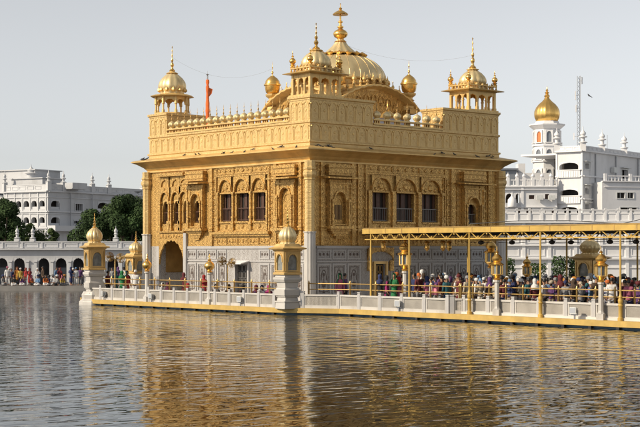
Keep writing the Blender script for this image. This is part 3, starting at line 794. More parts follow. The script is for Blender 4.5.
for (a, b) in ((-1,-1),(1,-1),(1,1),(-1,1)):
    x, y = SX+a*SH*1.0, SY+b*SH*1.0
    c_ = MB(); c_.lathe([(.42,12.2),(.42,12.45),(.26,12.55),(.26,12.75),(.36,12.82),(.24,12.92),(.24,13.0),(.40,13.12),(.44,13.2),(.44,13.28)], (x,y,0), 8)
    co = c_.build('shrine_pinnacle', M['gold'], temple, True)
    c_ = MB(); c_.lathe([(.26,13.27),(.40,13.38),(.46,13.58),(.48,13.80),(.54,13.84),(.53,13.92),(.47,13.96),(.44,14.10),(.33,14.26),(.17,14.39),(.08,14.46)], (x,y,0), 24, .05, 12)
    c_.build('bulb', M['gold_smooth'], co, True)
    c_ = MB(); c_.lathe([(r*1.1, 14.44+z*1.6) for (r, z) in FINIAL], (x,y,0), 10); c_.build('finial', M['gold_smooth'], co, True)
# small gilded umbrella behind the right-hand balustrade
u_ = MB(); x, y = 6.9, .95
u_.lathe([(.10,10.2),(.06,10.4),(.05,11.25),(.48,11.22),(.52,11.28),(.40,11.44),(.20,11.60),(.07,11.66),(.10,11.75),(.02,11.85),(.01,12.25)], (x,y,0), 16)
u_.build('roof_umbrella', M['gold_smooth'], temple, True)

# windows, each with its leaves and railing
def window(F, r, z0, z1, arched=False, bars=9, left=False):
    a, b = Lh(r); w_ = MB(); wd = b-a
    w_.fbox(F, a+.005, b-.005, z0+.005, z1-.005, -.34, -.31)
    ob = w_.build('window', M['dark'], temple)
    l_ = MB()
    for (p, q) in (((a+.02), a+wd*.30), (a+wd*.40, a+wd*.66), (b-wd*.16, b-.02)):
        l_.fbox(F, p, q, z0+.02, z1-.02, -.30, -.25)
        l_.frame(F, p+.015, q-.015, z0+.05, z0+(z1-z0)*.48, .035, -.25, -.235); l_.frame(F, p+.015, q-.015, z0+(z1-z0)*.52, z1-.05, .035, -.25, -.235)
    l_.build('shutter', M['wood'], ob)
    g_ = MB(); zr = z0+(z1-z0)*.45
    for k in range(bars):
        u = a+wd*(k+.5)/bars; g_.fbox(F, u-.012, u+.012, z0+.01, zr, -.14, -.116)
    g_.fbox(F, a, b, zr, zr+.05, -.15, -.10); g_.fbox(F, a, b, z0+.06, z0+.09, -.15, -.105)
    g_.build('railing', M['iron'] if not left else M['wood'], ob)
    if arched:
        q_ = MB(); q_.arch(F, a-.002, b+.002, z1-.55, z1-.06, z1+.02, -.16, -.02, foils=5); q_.build('arch_head', M['gold'], ob)
for r in Lwin: window(FL, r, 5.10, 6.74, left=True)
for r in Lsm: window(FL, r, 5.05, 6.55, True, 5, True)
window(FL, Lbay1, 5.08, 6.5, True, 5, True)
for r in Rwin: window(FR, r, 5.06, 6.74)
window(FR, Rbay2, 5.0, 6.3, True, 7)
a, b = Lh(Rbay1)
w_ = MB(); w_.fbox(FR, a+.12, b-.12, 5.12, 5.95, .022, .05); wo_ = w_.build('window', M['wood'], temple)
w_ = MB()
for k in range(6): u = a+.16+k*(b-a-.32)/5; w_.fbox(FR, u-.015, u+.015, 5.12, 5.95, .05, .075)
w_.build('railing', M['gold_dull'], wo_)
# doors in the marble base
for (F, D_, zt) in ((FL, Ldoor, 2.55), (FR, Rdoor, 2.6)):
    w_ = MB(); w_.fbox(F, D_[0]+.01, D_[1]-.01, DK, zt-.01, -.18, -.14); ob = w_.build('door', M['dark'], temple)
    f = MB(); f.fbox(F, D_[0]-.14, D_[0]-.002, DK, zt+.15, .004, .12); f.fbox(F, D_[1]+.002, D_[1]+.14, DK, zt+.15, .004, .12); f.fbox(F, D_[0], D_[1], zt+.002, zt+.15, .004, .11)
    f.build('frame', M['marble_trim'] if F is FL else M['gold'], ob)
    f = MB()
    for i in range(3):
        for j in range(5):
            u0 = D_[0]+.06+i*(D_[1]-D_[0]-.12)/3; du = (D_[1]-D_[0]-.12)/3
            f.frame(F, u0+.02, u0+du-.02, DK+.1+j*.4, DK+.46+j*.4, .03, -.14, -.11)
    f.build('lattice', M['gold_dull'] if F is FR else M['iron'], ob)
aw = MB(); aw.add([FL(Ldoor[0]-.15,2.74,.01),FL(Ldoor[1]+.15,2.74,.01),FL(Ldoor[1]+.15,2.58,.7),FL(Ldoor[0]-.15,2.58,.7),
                   FL(Ldoor[0]-.15,2.80,.01),FL(Ldoor[1]+.15,2.80,.01),FL(Ldoor[1]+.15,2.63,.7),FL(Ldoor[0]-.15,2.63,.7)],
                  [(0,1,2,3),(4,7,6,5),(0,4,5,1),(1,5,6,2),(2,6,7,3),(3,7,4,0)])
aw.build('awning', M['white_trim'], temple)
# gilded surround of the right-hand door
gs = MB(); gs.arch(FR, Rdoor[0]-.6, Rdoor[1]+.6, 2.8, 3.35, 3.55, .004, .14, foils=7); gs.fbox(FR, Rdoor[0]-.6, Rdoor[0]-.3, 2.2, 2.8, .004, .14); gs.fbox(FR, Rdoor[1]+.3, Rdoor[1]+.6, 2.2, 2.8, .004, .14)
gs.build('door_surround', M['gold_relief'], temple)

# ------------------------------------------------------------------ parapets, railings, kiosks and lamps on the platform
def parapet(label, pts, spacing, posts_first=True):
    th = empty('parapet_wall', (pts[0][0], pts[0][1], .342), label=label, cat='parapet', group='white marble parapets of the platform')
    th['kind'] = 'thing'
    for s_ in range(len(pts)-1):
        p, q = Vector(pts[s_]), Vector(pts[s_+1]); L_ = (q-p).length; n = max(1, round(L_/spacing)); d_ = (q-p)/L_
        nrm = Vector((-d_.y, d_.x)); rz = math.atan2(d_.y, d_.x)
        F = lambda u, v, w, p=p, d_=d_, nrm=nrm: (p.x+d_.x*u+nrm.x*w, p.y+d_.y*u+nrm.y*w, v)
        for i in range(n+1):
            if i == n and s_ < len(pts)-2: continue
            c = p+d_*(L_*i/n); m_ = MB(); m_.obox((c.x, c.y, .343), .20, .20, .80, rz); m_.obox((c.x, c.y, 1.143), .15, .15, .03, rz); m_.obox((c.x, c.y, 1.173), .20, .20, .06, rz)
            m_.build('post', M['marble_trim'], th)
        for i in range(n):
            a, b = L_*i/n+.101, L_*(i+1)/n-.101
            m_ = MB(); m_.fbox(F, a, b, .343, .50, -.07, .07); m_.fbox(F, a, b, .98, 1.07, -.08, .08)
            m_.fbox(F, a, a+.07, .50, .98, -.06, .06); m_.fbox(F, b-.07, b, .50, .98, -.06, .06)
            po = m_.build('panel', M['marble'], th)
            j_ = MB(); j_.fbox(F, a+.07, b-.07, .50, .98, -.03, .03); j_.build('pierced_screen', M['jali'], po)
    return th
PLX = -3.62
parapet('sunlit white parapet of pierced panels along the left side of the platform', [(PLX, 16.9), (PLX, -1.35)], 1.32)
parapet('shaded white parapet running from the near kiosk to the canopy', [(-3.1, -3.0), (-2.12, -4.8), (-2.12, -12.6)], 1.72)
parapet('white parapet of pierced panels below the causeway canopy', [(-2.12, -12.85), (-1.72, -13.3), (-2.0, -46)], 1.55)

def railing(label, pts, spacing, zs=(.98,1.32,1.62), h=1.68):
    th = empty('brass_railing', (pts[0][0], pts[0][1], DK), label=label, cat='railing', group='brass railings behind the parapets')
    for s_ in range(len(pts)-1):
        p, q = Vector(pts[s_]), Vector(pts[s_+1]); L_ = (q-p).length; n = max(1, round(L_/spacing))
        for i in range(n+1):
            if i == n and s_ < len(pts)-2: continue
            c = p+(q-p)*(i/n); m_ = MB(); m_.lathe([(.045,DK),(.045,h-.08),(.06,h-.06),(.06,h),(.03,h+.04),(.02,h+.10)], (c.x,c.y,0), 8); m_.build('post', M['brass'], th, True)
        for z in zs:
            m_ = MB(); m_.tube([(p.x,p.y,z),(q.x,q.y,z)], .03, 6); m_.build('rail', M['brass'], th, True)
    return th
railing('brass pipe railing behind the left side parapet', [(-2.95, 17.0), (-2.95, -1.6)], 1.5)
railing('brass pipe railing behind the shaded parapet by the near kiosk', [(-2.5, -2.8), (-1.55, -5.0), (-1.55, -12.8)], 2.0)
railing('brass pipe railing holding back the crowd on the causeway', [(-1.55, -12.9), (-1.25, -13.4), (-1.45, -46)], 1.05)

def kiosk(rock=False):
    k = empty('corner_kiosk', (0,0,0))
    b = MB()
    if rock: b.lathe([(.95,-.40),(.92,-.1),(.75,.05),(.78,.3),(.66,.5)], (0,0,0), 9)
    for (z0, z1, s0, s1) in ((0,.34,1.16,1.12),(.34,.42,1.2,1.2),(.42,.62,1.0,.92),(.62,.70,1.04,1.08),(.70,1.02,1.2,1.24),(1.02,1.12,1.1,1.0),(1.12,1.40,.94,1.02),(1.40,1.52,1.16,1.30),(1.52,1.66,1.34,1.34),(1.66,1.80,1.16,1.10)):
        a, c = s0*.42, s1*.42
        b.add([(-a,-a,z0),(a,-a,z0),(a,a,z0),(-a,a,z0),(-c,-c,z1),(c,-c,z1),(c,c,z1),(-c,c,z1)], [(0,3,2,1),(4,5,6,7),(0,1,5,4),(1,2,6,5),(2,3,7,6),(3,0,4,7)])
    b.build('base', M['marble'], k, local=True, bevel=.02)
    s_ = MB(); h = .50
    s_.ring(-h, h, -h, h, [(-.1,1.80),(.06,1.80),(.06,1.90),(0,1.94),(0,1.96),(-.1,1.96)]); 
    for F in (lambda u,v,w: (u,-h-w,v), lambda u,v,w: (u,h+w,v), lambda u,v,w: (-h-w,u,v), lambda u,v,w: (h+w,u,v)):
        s_.fbox(F, -h, -.28, 1.94, 3.02, -.12, 0); s_.fbox(F, .28, h, 1.94, 3.02, -.12, 0)
        s_.arch(F, -.28, .28, 2.50, 2.86, 3.02, -.12, -.003, foils=5); s_.archband(F, -.34, .34, 2.46, 2.94, .06, 0, .04)
        s_.frame(F, -h+.05, h-.05, 1.98, 3.0, .05, 0, .03)
    s_.ring(-h, h, -h, h, [(-.2,3.02),(.03,3.02),(.08,3.10),(.22,3.14),(.24,3.19),(.03,3.28),(-.05,3.42),(-.2,3.42)])
    s_.box(-.3, .3, -.3, .3, 3.05, 3.42)
    s_.build('shrine_box', M['gold'], k, local=True)
    for F in (lambda u,v,w: (u,-h-w,v), lambda u,v,w: (u,h+w,v), lambda u,v,w: (-h-w,u,v), lambda u,v,w: (h+w,u,v)):
        g_ = MB(); g_.fbox(F, -.28, .28, 1.95, 2.87, -.10, -.07); g_.build('niche_pane', M['panes'], k, local=True)
    d_ = MB(); d_.lathe([(.40,3.40),(.40,3.48),(.35,3.52),(.41,3.60),(.47,3.76),(.47,3.90),(.41,4.06),(.30,4.20),(.19,4.30),(.10,4.36)], (0,0,0), 48, .10, 12)
    d_.build('dome', M['gold_dome'], k, True, local=True)
    f = MB(); tall_finial(f, (0,0), 4.32, 5.25, .15); f.build('finial', M['gold_smooth'], k, True, local=True)
    return k
CKG = 'small domed gold kiosks on the platform'
kp = tag(kiosk(), cat='kiosk')
p = at(287.6, 75.9); place(kp, (p.x, p.y, .30), -R(8), 1.0, 'nearest gold domed kiosk on a white stone pedestal at the platform corner', CKG)
for (px, dep, z, sc, lab) in ((136, 95.0, .42, .98, 'gold domed kiosk half hidden behind the railing beside the marble column'),
                              (590, 73.5, .42, 1.08, 'gold domed kiosk standing behind the crowd under the canopy')):
    k2 = copy_tree(kp); p = at(px, dep); place(k2, (p.x, p.y, z), 0, sc, lab, CKG); k2.scale = (sc, sc, .81)
k3 = tag(kiosk(True), cat='kiosk'); p = at(94.5, 90.6); place(k3, (p.x, p.y, .30), R(-14), 1.04, 'gold domed kiosk on a rough stone pedestal at the far left end of the platform', CKG)

def lamp_post(lantern):
    k = empty('lamp_post', (0,0,0))
    b = MB(); b.obox((0,0,0), .34, .34, .30); b.lathe([(.20,.30),(.14,.38),(.125,.45),(.115,1.66),(.16,1.70),(.16,1.78)], (0,0,0), 8, rot=PI/8); b.build('post', M['marble'], k, local=True)
    if lantern:
        l_ = MB(); l_.lathe([(.13,1.78),(.20,1.84),(.12,1.90),(.22,2.0),(.30,2.06),(.30,2.10)], (0,0,0), 8, rot=PI/8)
        l_.lathe([(.29,2.52),(.34,2.54),(.36,2.58),(.24,2.66),(.17,2.70),(.26,2.80),(.27,2.90),(.18,3.02),(.07,3.10),(.06,3.14),(.10,3.20),(.02,3.28),(.02,3.42),(.004,3.5)], (0,0,0), 16)
        for j in range(8):
            a = PI/8+j*PI/4; l_.tube([(.27*math.cos(a),.27*math.sin(a),2.08),(.27*math.cos(a),.27*math.sin(a),2.54)], .035, 5)
        l_.build('lantern', M['gold_smooth'], k, local=True, smooth=True)
        g_ = MB(); g_.lathe([(.25,2.09),(.25,2.53)], (0,0,0), 8, rot=PI/8); g_.build('lantern_glass', M['panes'], k, local=True)
    else:
        l_ = MB(); l_.lathe([(.10,1.78),(.17,1.84),(.09,1.90),(.20,1.97),(.27,2.08),(.29,2.16),(.29,2.20),(.25,2.30),(.14,2.40),(.08,2.45),(.11,2.50),(.05,2.56),(.03,2.66),(.055,2.70),(.01,2.84)], (0,0,0), 20)
        l_.build('globe', M['gold_smooth'], k, True, local=True)
    return k
lg = tag(lamp_post(False), cat='lamp post')
G1, G2 = 'marble lamp posts with gold globes', 'marble lamp posts with gold lanterns'
p = at(209.5, 79.2); place(lg, (PLX-.02, YU(209.5, PLX-.02), .342), 0, 1.0, 'white lamp post with gold globe in front of the marble wall near the fan', G1)
l2 = copy_tree(lg); place(l2, (PLX-.02, YU(147, PLX-.02), .342), 0, 1.0, 'white lamp post with gold globe in front of the arched porch corner column', G1)
ll = tag(lamp_post(True), cat='lamp post'); place(ll, (-1.2, YU(405, -1.2), .4), 0, 1.08, 'gold lantern on a white post beside the dark temple doorway', G2)
for (px, x, z, sc, lab) in ((497, -1.95, .342, .92, 'gold lantern on a white post between the second and third canopy columns'), (601, -2.05, .342, .92, 'gold lantern on a white post in front of the kiosk behind the crowd'),
                        (491, 6.0, DK, 1.1, 'dark gold lantern rising behind the crowd by the temple edge'), (527, 6.4, DK, .80, 'short gold lantern behind the crowd in the middle of the canopy')):
    c = copy_tree(ll); place(c, (x, YU(px, x), z), .3, sc, lab, G2)

# pole fans and floodlights
def pole_fan():
    k = empty('pole_fan', (0,0,0)); m_ = MB(); m_.lathe([(.22,0),(.22,.05),(.05,.1),(.035,.2),(.035,2.1),(.06,2.12),(.04,2.2)], (0,0,0), 10); m_.build('pole', M['brass'], k, True, local=True)
    for (dx, dz, an) in ((-.28,.10,.6),(.28,.02,-.5)):
        m_ = MB(); c = Vector((dx,-.12,2.22+dz)); rot = Matrix.Rotation(an, 3, 'Z') @ Matrix.Rotation(R(80), 3, 'X')
        def ringp(r, w): return [tuple(c + rot @ Vector((r*math.cos(t), r*math.sin(t), w))) for t in [2*PI*i/20 for i in range(21)]]
        for (r, w) in ((.27,0),(.22,.04),(.17,.06),(.11,.075),(.27,-.06)): m_.tube(ringp(r, w), .009, 4)
        for i in range(18):
            t = 2*PI*i/18; m_.tube([tuple(c+rot@Vector((.05*math.cos(t),.05*math.sin(t),.08))), tuple(c+rot@Vector((.27*math.cos(t),.27*math.sin(t),0)))], .008, 4)
        m_.tube([tuple(c+rot@Vector((0,0,.06))), tuple(c+rot@Vector((0,0,-.22)))], .07, 8)
        m_.tube([tuple(c+rot@Vector((0,0,-.2))), (0,0,2.15)], .02, 5)
        h_ = m_.build('fan_head', M['fan'], k, local=True)
        b_ = MB()
        for i in range(4):
            t = PI/2*i; q = [c+rot@Vector((r*math.cos(t+s_), r*math.sin(t+s_), z)) for (r, s_, z) in ((.05,-.3,-.02),(.24,-.25,-.04),(.24,.35,.01),(.05,.4,.02))]
            q2 = [v+rot@Vector((0,0,.01)) for v in q]; b_.add([tuple(v) for v in q+q2], [(0,1,2,3),(7,6,5,4),(0,4,5,1),(1,5,6,2),(2,6,7,3),(3,7,4,0)])
        b_.build('blade', M['fan'], h_, local=True)
    return k
pf = tag(pole_fan(), cat='fan'); place(pf, (-2.5, YU(227.5, -2.5), DK), -.9, 1.0, 'brass pole fan with two heads in front of the marble wall by the door', 'brass pole fans on the platform')
p2 = copy_tree(pf); place(p2, (-2.7, YU(115, -2.7), DK), -.5, 1.1, 'brass pole fan between the two kiosks at the left end of the platform', 'brass pole fans on the platform')

def floodlight():
    k = empty('floodlight', (0,0,0)); m_ = MB()
    m_.box(-.03,.03,-.03,.03,0,.2); m_.box(-.2,.2,-.03,.03,.18,.22); m_.box(-.2,-.17,-.03,.03,.2,.42); m_.box(.17,.2,-.03,.03,.2,.42)
    m_.build('bracket', M['metal_grey'], k, local=True)
    m_ = MB(); m_.add([(-.165,-.12,.26),(.165,-.12,.26),(.165,-.12,.54),(-.165,-.12,.54),(-.12,.12,.30),(.12,.12,.30),(.12,.12,.50),(-.12,.12,.50)], [(0,1,2,3),(7,6,5,4),(0,4,5,1),(1,5,6,2),(2,6,7,3),(3,7,4,0)])
    m_.box(-.19,.19,-.14,-.121,.24,.56); m_.build('casing', M['floodgrey'], k, local=True, bevel=.01)
    m_ = MB(); m_.box(-.15,.15,-.147,-.141,.28,.52); m_.build('lens', M['glassfront'], k, local=True)
    return k
fl = tag(floodlight(), cat='floodlight')
FG = 'floodlights standing on the yellow platform edge'
first = True
for (px, x, rz, sc, lab) in ((240.5, -3.78, -PI/2, .95, 'grey floodlight on the yellow edge below the fan and the door'), (151.5, -3.78, -PI/2, .9, 'grey floodlight at the foot of the globe lamp by the porch'),
                         (104, -3.78, -1.9, 1.0, 'tilted round floodlight against the parapet near the far left kiosk'), (399, -2.27, -PI/2, 1.0, 'boxy floodlight on the shaded parapet below the lantern'),
                         (574.5, -2.3, -PI/2, .95, 'boxy floodlight on the causeway edge before the last canopy column')):
    c = fl if first else copy_tree(fl); first = False
    place(c, (x, YU(px, x), .344), rz, sc, lab, FG)

# ------------------------------------------------------------------ causeway canopy
PX = -1.98
can = empty('causeway_canopy', (PX, -20, .342), label='long yellow canopy on slim columns with a lattice fringe over the causeway', cat='canopy')
ypos = [YU(px, PX) for px in (371.5, 410, 470, 541, 621)]
stp = ypos[3]-ypos[4]
ypos += [ypos[4]-stp*(i+1) for i in range(3)]
ZT0, ZT1, ZL = 4.22, 4.48, 3.90
XB = 5.2
y0c, y1c = ypos[0]+.45, ypos[-1]-1
m_ = MB(); m_.box(PX-.12, PX+.02, y1c, y0c, ZT0, ZT1); m_.box(XB-.02, XB+.12, y1c, y0c, ZT0, ZT1); m_.box(PX-.12, XB+.12, y0c-.001, y0c+.12, ZT0, ZT1)
m_.box(PX-.05, PX+.0, y1c, y0c, ZL, ZL+.055); m_.box(XB-.0, XB+.05, y1c, y0c, ZL, ZL+.055)
m_.build('beam', M['canopy_yellow'], can)
m_ = MB(); m_.box(PX+.021, XB-.021, y1c, y0c-.002, ZT0+.06, ZT1-.03)
m_.box(3.4, 12.4, y0c+.121, -.35, ZT0+.06, ZT1-.03)
m_.build('roof', M['gold_dull'], can)
m_ = MB(); y = y0c-.4
while y > y1c: m_.box(PX-.132, PX-.119, y-.02, y+.02, ZT0-.008, ZT1+.008); y -= 1.18
m_.box(PX-.15, PX-.06, y1c, y0c, ZT1+.001, ZT1+.03)
m_.build('beam_seam', M['gold_dull'], can)
m_ = MB()
for y in [y0c+.05+(y1c-y0c)*i/22 for i in range(23)]: m_.box(PX+.02, XB-.02, y-.03, y+.03, ZT0-.05, ZT0+.059)
m_.build('rafter', M['fan_dark'], can)
for x in (PX-.02, XB+.02):
    lf = MB()
    for i in range(len(ypos)-1):
        n = 4; sp = (ypos[i]-ypos[i+1])/n
        for k in range(n):
            a = ypos[i]-k*sp; c = a-sp/2
            for s_ in (-1, 1):   # ogee drop arches
                pts = []
                for j in range(9):
                    q = j/8; pts.append((x, c+s_*sp/2*q, ZL+.05+(ZT0-ZL-.05)*(.5-.5*math.cos(PI*q))**1.0 if j else ZL+.05))
                lf.tube(pts, .024, 5)
            lf.lathe([(.02,0),(.05,.03),(.05,.08),(.01,.12)], (x, c, ZL+.05), 6)
            lf.lathe([(.02,-.12),(.05,-.08),(.04,-.02),(.02,0)], (x, a, ZT0), 6)
    lf.build('lattice_fringe', M['canopy_yellow'], can, True)
for i, y in enumerate(ypos):
    for (x, zb_) in ((PX, .342 if i > 1 else DK), (XB, DK)):
        m_ = MB(); m_.lathe([(.12,0),(.12,.12),(.085,.16),(.085,.62),(.115,.66),(.075,.72),(.105,.80),(.11,.88),(.075,.98),(.09,1.02),(.055,1.10),(.045,1.2),(.045,ZT0-zb_+.02)] if i > 1 else [(.06,0),(.045,ZT0-zb_+.02)], (x-.04 if x < 0 else x, y, zb_), 12)
        m_.build('column', M['canopy_yellow'], can, True)
cb = MB()
for i in range(2):
    pts = [(PX-.1, YU(px, PX-.1), z) for (px, z) in (((470,4.62),(520,4.72),(570,4.68),(621,4.5)) if i == 0 else ((622,4.5),(640,4.66),(660,4.74),(720,4.6)))]
    cb.tube(pts, .018, 5)
tag(cb.build('power_cable', M['cable']), 'black cable lying loosely along the top of the yellow canopy', 'cable')
# hanging lanterns and fans under the roof
def hanging_lantern():
    k = empty('hanging_lantern', (0,0,0)); m_ = MB(); m_.tube([(0,0,0),(0,0,-.32)], .012, 5); m_.build('chain', M['brass'], k, local=True)
    m_ = MB(); m_.lathe([(.03,-.30),(.12,-.36),(.16,-.42),(.13,-.46),(.13,-.66),(.16,-.68),(.10,-.76),(.03,-.84)], (0,0,0), 8); m_.build('lamp', M['gold_smooth'], k, True, local=True); return k
hl = tag(hanging_lantern(), cat='lantern')
for i, (px, x, lab) in enumerate(((383.5, -1.2, 'small gold lantern hanging between the first two canopy columns'), (443, -.6, 'small gold lantern hanging left of the second large column'), (449, 1.8, 'small gold lantern hanging deeper under the canopy before the wall'), (427, .9, 'small gold lantern hanging in front of the marble wall'))):
    c = hl if i == 0 else copy_tree(hl); place(c, (x, YU(px, x), ZT0-.05), 0, 1.0, lab, 'lanterns hanging under the canopy')
def ceiling_fan():
    k = empty('ceiling_fan', (0,0,0)); m_ = MB(); m_.tube([(0,0,0),(0,0,-.30)], .02, 6); m_.lathe([(.05,-.28),(.12,-.32),(.13,-.40),(.05,-.45)], (0,0,0), 12); m_.build('motor', M['fan_dark'], k, True, local=True)
    for i in range(3):
        a = 2*PI*i/3; ca, sa = math.cos(a), math.sin(a); b_ = MB()
        b_.add([(ca*r-sa*w, sa*r+ca*w, -.37+z) for (r, w, z) in ((.1,-.05,0),(.62,-.08,.01),(.62,.08,-.01),(.1,.05,0),(.1,-.05,.012),(.62,-.08,.022),(.62,.08,.002),(.1,.05,.012))], [(0,1,2,3),(7,6,5,4),(0,4,5,1),(1,5,6,2),(2,6,7,3),(3,7,4,0)])
        b_.build('blade', M['fan_dark'], k, local=True)
    return k
cf = tag(ceiling_fan(), cat='fan')
for i, (px, x, lab) in enumerate(((481, 0, 'dark ceiling fan above the crowd just right of the second large column'), (512, .6, 'dark ceiling fan between the lantern post and third large column'), (552, .2, 'dark ceiling fan just right of the third large column'), (571, 1.4, 'dark ceiling fan left of the gold kiosk dome'), (610, .4, 'dark ceiling fan next to the last canopy column'), (636, .9, 'dark ceiling fan at the right end of the canopy'))):
    c = cf if i == 0 else copy_tree(cf); place(c, (x, YU(px, x), ZT0-.05), i*.7, 1.15, lab, 'ceiling fans under the canopy')

# ------------------------------------------------------------------ flag, cable, birds
fp = empty('flag_pole', (1.0, YU(207.5, 1.0), 10.2), label='saffron flag wrapped on a tall pole behind the temple balustrade', cat='flag')
fx, fy = fp.location.x, fp.location.y
ztop = zat(70, 86)
m_ = MB(); m_.tube([(fx,fy,10.2),(fx,fy,ztop)], .05, 8); m_.lathe([(.02,0),(.09,.06),(.02,.12),(.01,.3)], (fx,fy,ztop), 8); m_.build('pole', M['metal_grey'], fp, True)
m_ = MB(); zc0 = 10.4; N_ = 22
m_.lathe([(.06+.05*abs(math.sin(i*1.1))*(.5+.5*math.sin(i*.7))+.07*(1-i/N_), zc0+(ztop-.25-zc0)*i/N_) for i in range(N_+1)], (fx,fy,0), 14, .25, 5)
m_.add([(fx+.1*RT[0],fy+.1*RT[1],ztop-.75),(fx+.32*RT[0],fy+.32*RT[1],ztop-.82),(fx+.26*RT[0],fy+.26*RT[1],ztop-1.1),(fx+.08*RT[0],fy+.08*RT[1],ztop-1.3),
        (fx+.1*RT[0]+.05,fy+.1*RT[1]+.05,ztop-.75),(fx+.32*RT[0]+.02,fy+.32*RT[1]+.02,ztop-.82),(fx+.26*RT[0]+.02,fy+.26*RT[1]+.02,ztop-1.1),(fx+.08*RT[0]+.05,fy+.08*RT[1]+.05,ztop-1.3)],
       [(0,1,2,3),(7,6,5,4),(0,4,5,1),(1,5,6,2),(2,6,7,3),(3,7,4,0)])
m_.build('cloth', M['orange'], fp, True)
def catenary(p, q, sag, n=18):
    p, q = Vector(p), Vector(q); return [p+(q-p)*(i/n)-Vector((0,0,sag*4*(i/n)*(1-i/n))) for i in range(n+1)]
m_ = MB(); m_.tube(catenary((1.12,14.72,15.7), (SX-SH, SY+SH, 14.9), .9), .004, 4); tag(m_.build('wire', M['wire']), 'thin wire sagging from the far left turret to the shrine', 'wire', 'wires strung between the turrets')
m_ = MB(); m_.tube(catenary((SX,SY,16.5), (14.25,.91,15.6), .7), .004, 4); tag(m_.build('wire', M['wire']), 'thin wire sagging from the main dome to the right turret', 'wire', 'wires strung between the turrets')
def pigeon():
    m_ = MB()
    m_.tube([(-.16,0,.07),(-.06,0,.10),(.04,0,.13),(.11,0,.17),(.15,0,.23),(.19,0,.235),(.22,0,.225)], [.02,.05,.068,.055,.035,.03,.008], 8)
    m_.tube([(-.30,0,.04),(-.14,0,.08)], [.03,.03], 4)
    for s_ in (-1,1): m_.tube([(.02,s_*.03,0),(.02,s_*.03,.08)], .008, 4); m_.tube([(-.2,s_*.05,.07),(-.05,s_*.065,.11),(.07,s_*.05,.14)], [.01,.035,.02], 6)
    return m_.build('pigeon', M['bird'], None, True)
pg = tag(pigeon(), 'dark pigeon perched on the golden eave of the temple', 'pigeon', 'pigeons lined up on the temple eave')
rr = random.Random(3); first = True
pxs = [145+rr.random()*10 for _ in range(7)]+[165+rr.random()*140 for _ in range(12)]
for px in pxs:
    c = pg if first else pg.copy()
    if not first: COL.objects.link(c)
    first = False; off = .1+.6*rr.random()**2; place(c, (-off, LU(px), 9.215-.215*(off-.05)/.75), rr.random()*6.28, .45+.2*rr.random())
for _ in range(16):
    c = pg.copy(); COL.objects.link(c); off = .1+.55*rr.random()**2; px = rr.choice([314+rr.random()*20, 350+rr.random()*140, 460+rr.random()*38])
    place(c, (RU(px), -off, 9.215-.215*(off-.05)/.75), rr.random()*6.28, .45+.2*rr.random())
c = pg.copy(); COL.objects.link(c); p = at(589, 100, 97); place(c, p, 2.2, .75, 'small dark bird flying in the sky right of the mast'); del c['group']; c.rotation_euler = (0, -.3, 2.2)

# ------------------------------------------------------------------ left background: arcade wall, white building, trees
DA = 128.0
def bgframe(X0, Y0, ex, ey):
    """facade frame in camera metres: u along (ex,ey), w towards the viewer"""
    l_ = math.hypot(ex, ey); ex, ey = ex/l_, ey/l_
    nx, ny = ey, -ex
    def F(u, v, w):
        p = c2w(X0+ex*u+nx*w, Y0+ey*u+ny*w, v); return (p.x, p.y, p.z)
    return F
ZA = .40
p0 = at(0, DA)
arc = empty('arcade_wall', at(40, DA, z=ZA), label='long low white arcade with dark arches beyond the water at left', cat='arcade')
F = bgframe((-60-320)/FOC*DA, DA, 1, .035)
def uA(px): return ((px+60)/FOC*DA)
top = zat(241.5, DA); cw = 11.2/FOC*DA
cents = [-48, -31, -14.5, 1.5, 18.7, 43, 60.3, 77.5, 95, 112, 129, 146, 163, 180, 200]
rects = [(uA(c)-cw/2, uA(c)+cw/2, ZA, zat(257.5, DA)) for c in cents]
m_ = MB(); m_.holes(F, 0, uA(420), ZA, top-.75, rects, depth=.5); m_.build('wall', M['shaded_white'], arc)
m_ = MB()
for c in cents: m_.arch(F, uA(c)-cw/2-.001, uA(c)+cw/2+.001, zat(265, DA), zat(258, DA), zat(257.4, DA), -.3, -.01, foils=5, amp=.06)
for c in [-40, -22, -6, 10, 27, 35, 51.5, 69, 86, 103, 120, 137, 155, 172]: 
    u = uA(c); m_.fbox(F, u-.11, u+.11, ZA, zat(262, DA), .003, .10); m_.fbox(F, u-.17, u+.17, zat(262, DA), zat(260.5, DA), .003, .16)
m_.build('arch_moulding', M['shaded_trim'], arc)
m_ = MB(); m_.fbox(F, 0, uA(420), top-.75, top-.62, -.5, .35); m_.fbox(F, 0, uA(420), top-.61, top-.08, -.30, .05); m_.fbox(F, 0, uA(420), top-.08, top+.02, -.35, .12)
k = 0; u = .2
while u < uA(420)-2: m_.fbox(F, u, u+.14, top-.6, top-.085, .051, .12); m_.frame(F, u+.3, u+1.5, top-.52, top-.15, .06, .051, .09); u += 1.75
m_.build('roof_parapet', M['shaded_trim'], arc)
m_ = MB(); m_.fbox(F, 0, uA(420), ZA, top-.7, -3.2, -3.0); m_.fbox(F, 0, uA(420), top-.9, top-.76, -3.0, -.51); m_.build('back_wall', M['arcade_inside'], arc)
m_ = MB()
for i, c in enumerate(cents):
    m_.fbox(F, uA(c)-cw/2, uA(c)+cw/2, ZA, ZA+1.5-.35*(i % 3), -1.2, -1.1)
m_.build('gate_leaf', M['grey'], arc)
for px in (16.5, 32, 146, 92, 115, -20):
    m_ = MB(); p = Vector(F(uA(px), top, -.1)); q = .9
    m_.obox((p.x,p.y,top), .5*q, .5*q, .25, ANG); m_.lathe([(.2*q,.25),(.30*q,.3),(.30*q,.35),(.14*q,.4),(.14*q,.62),(.24*q,.66),(.12*q,.76),(.2*q,.9),(.19*q,1.0),(.08*q,1.14),(.03*q,1.2),(.03*q,1.35),(.005,1.42)], (p.x,p.y,top), 8); m_.build('pinnacle', M['shaded_trim'], arc, True)

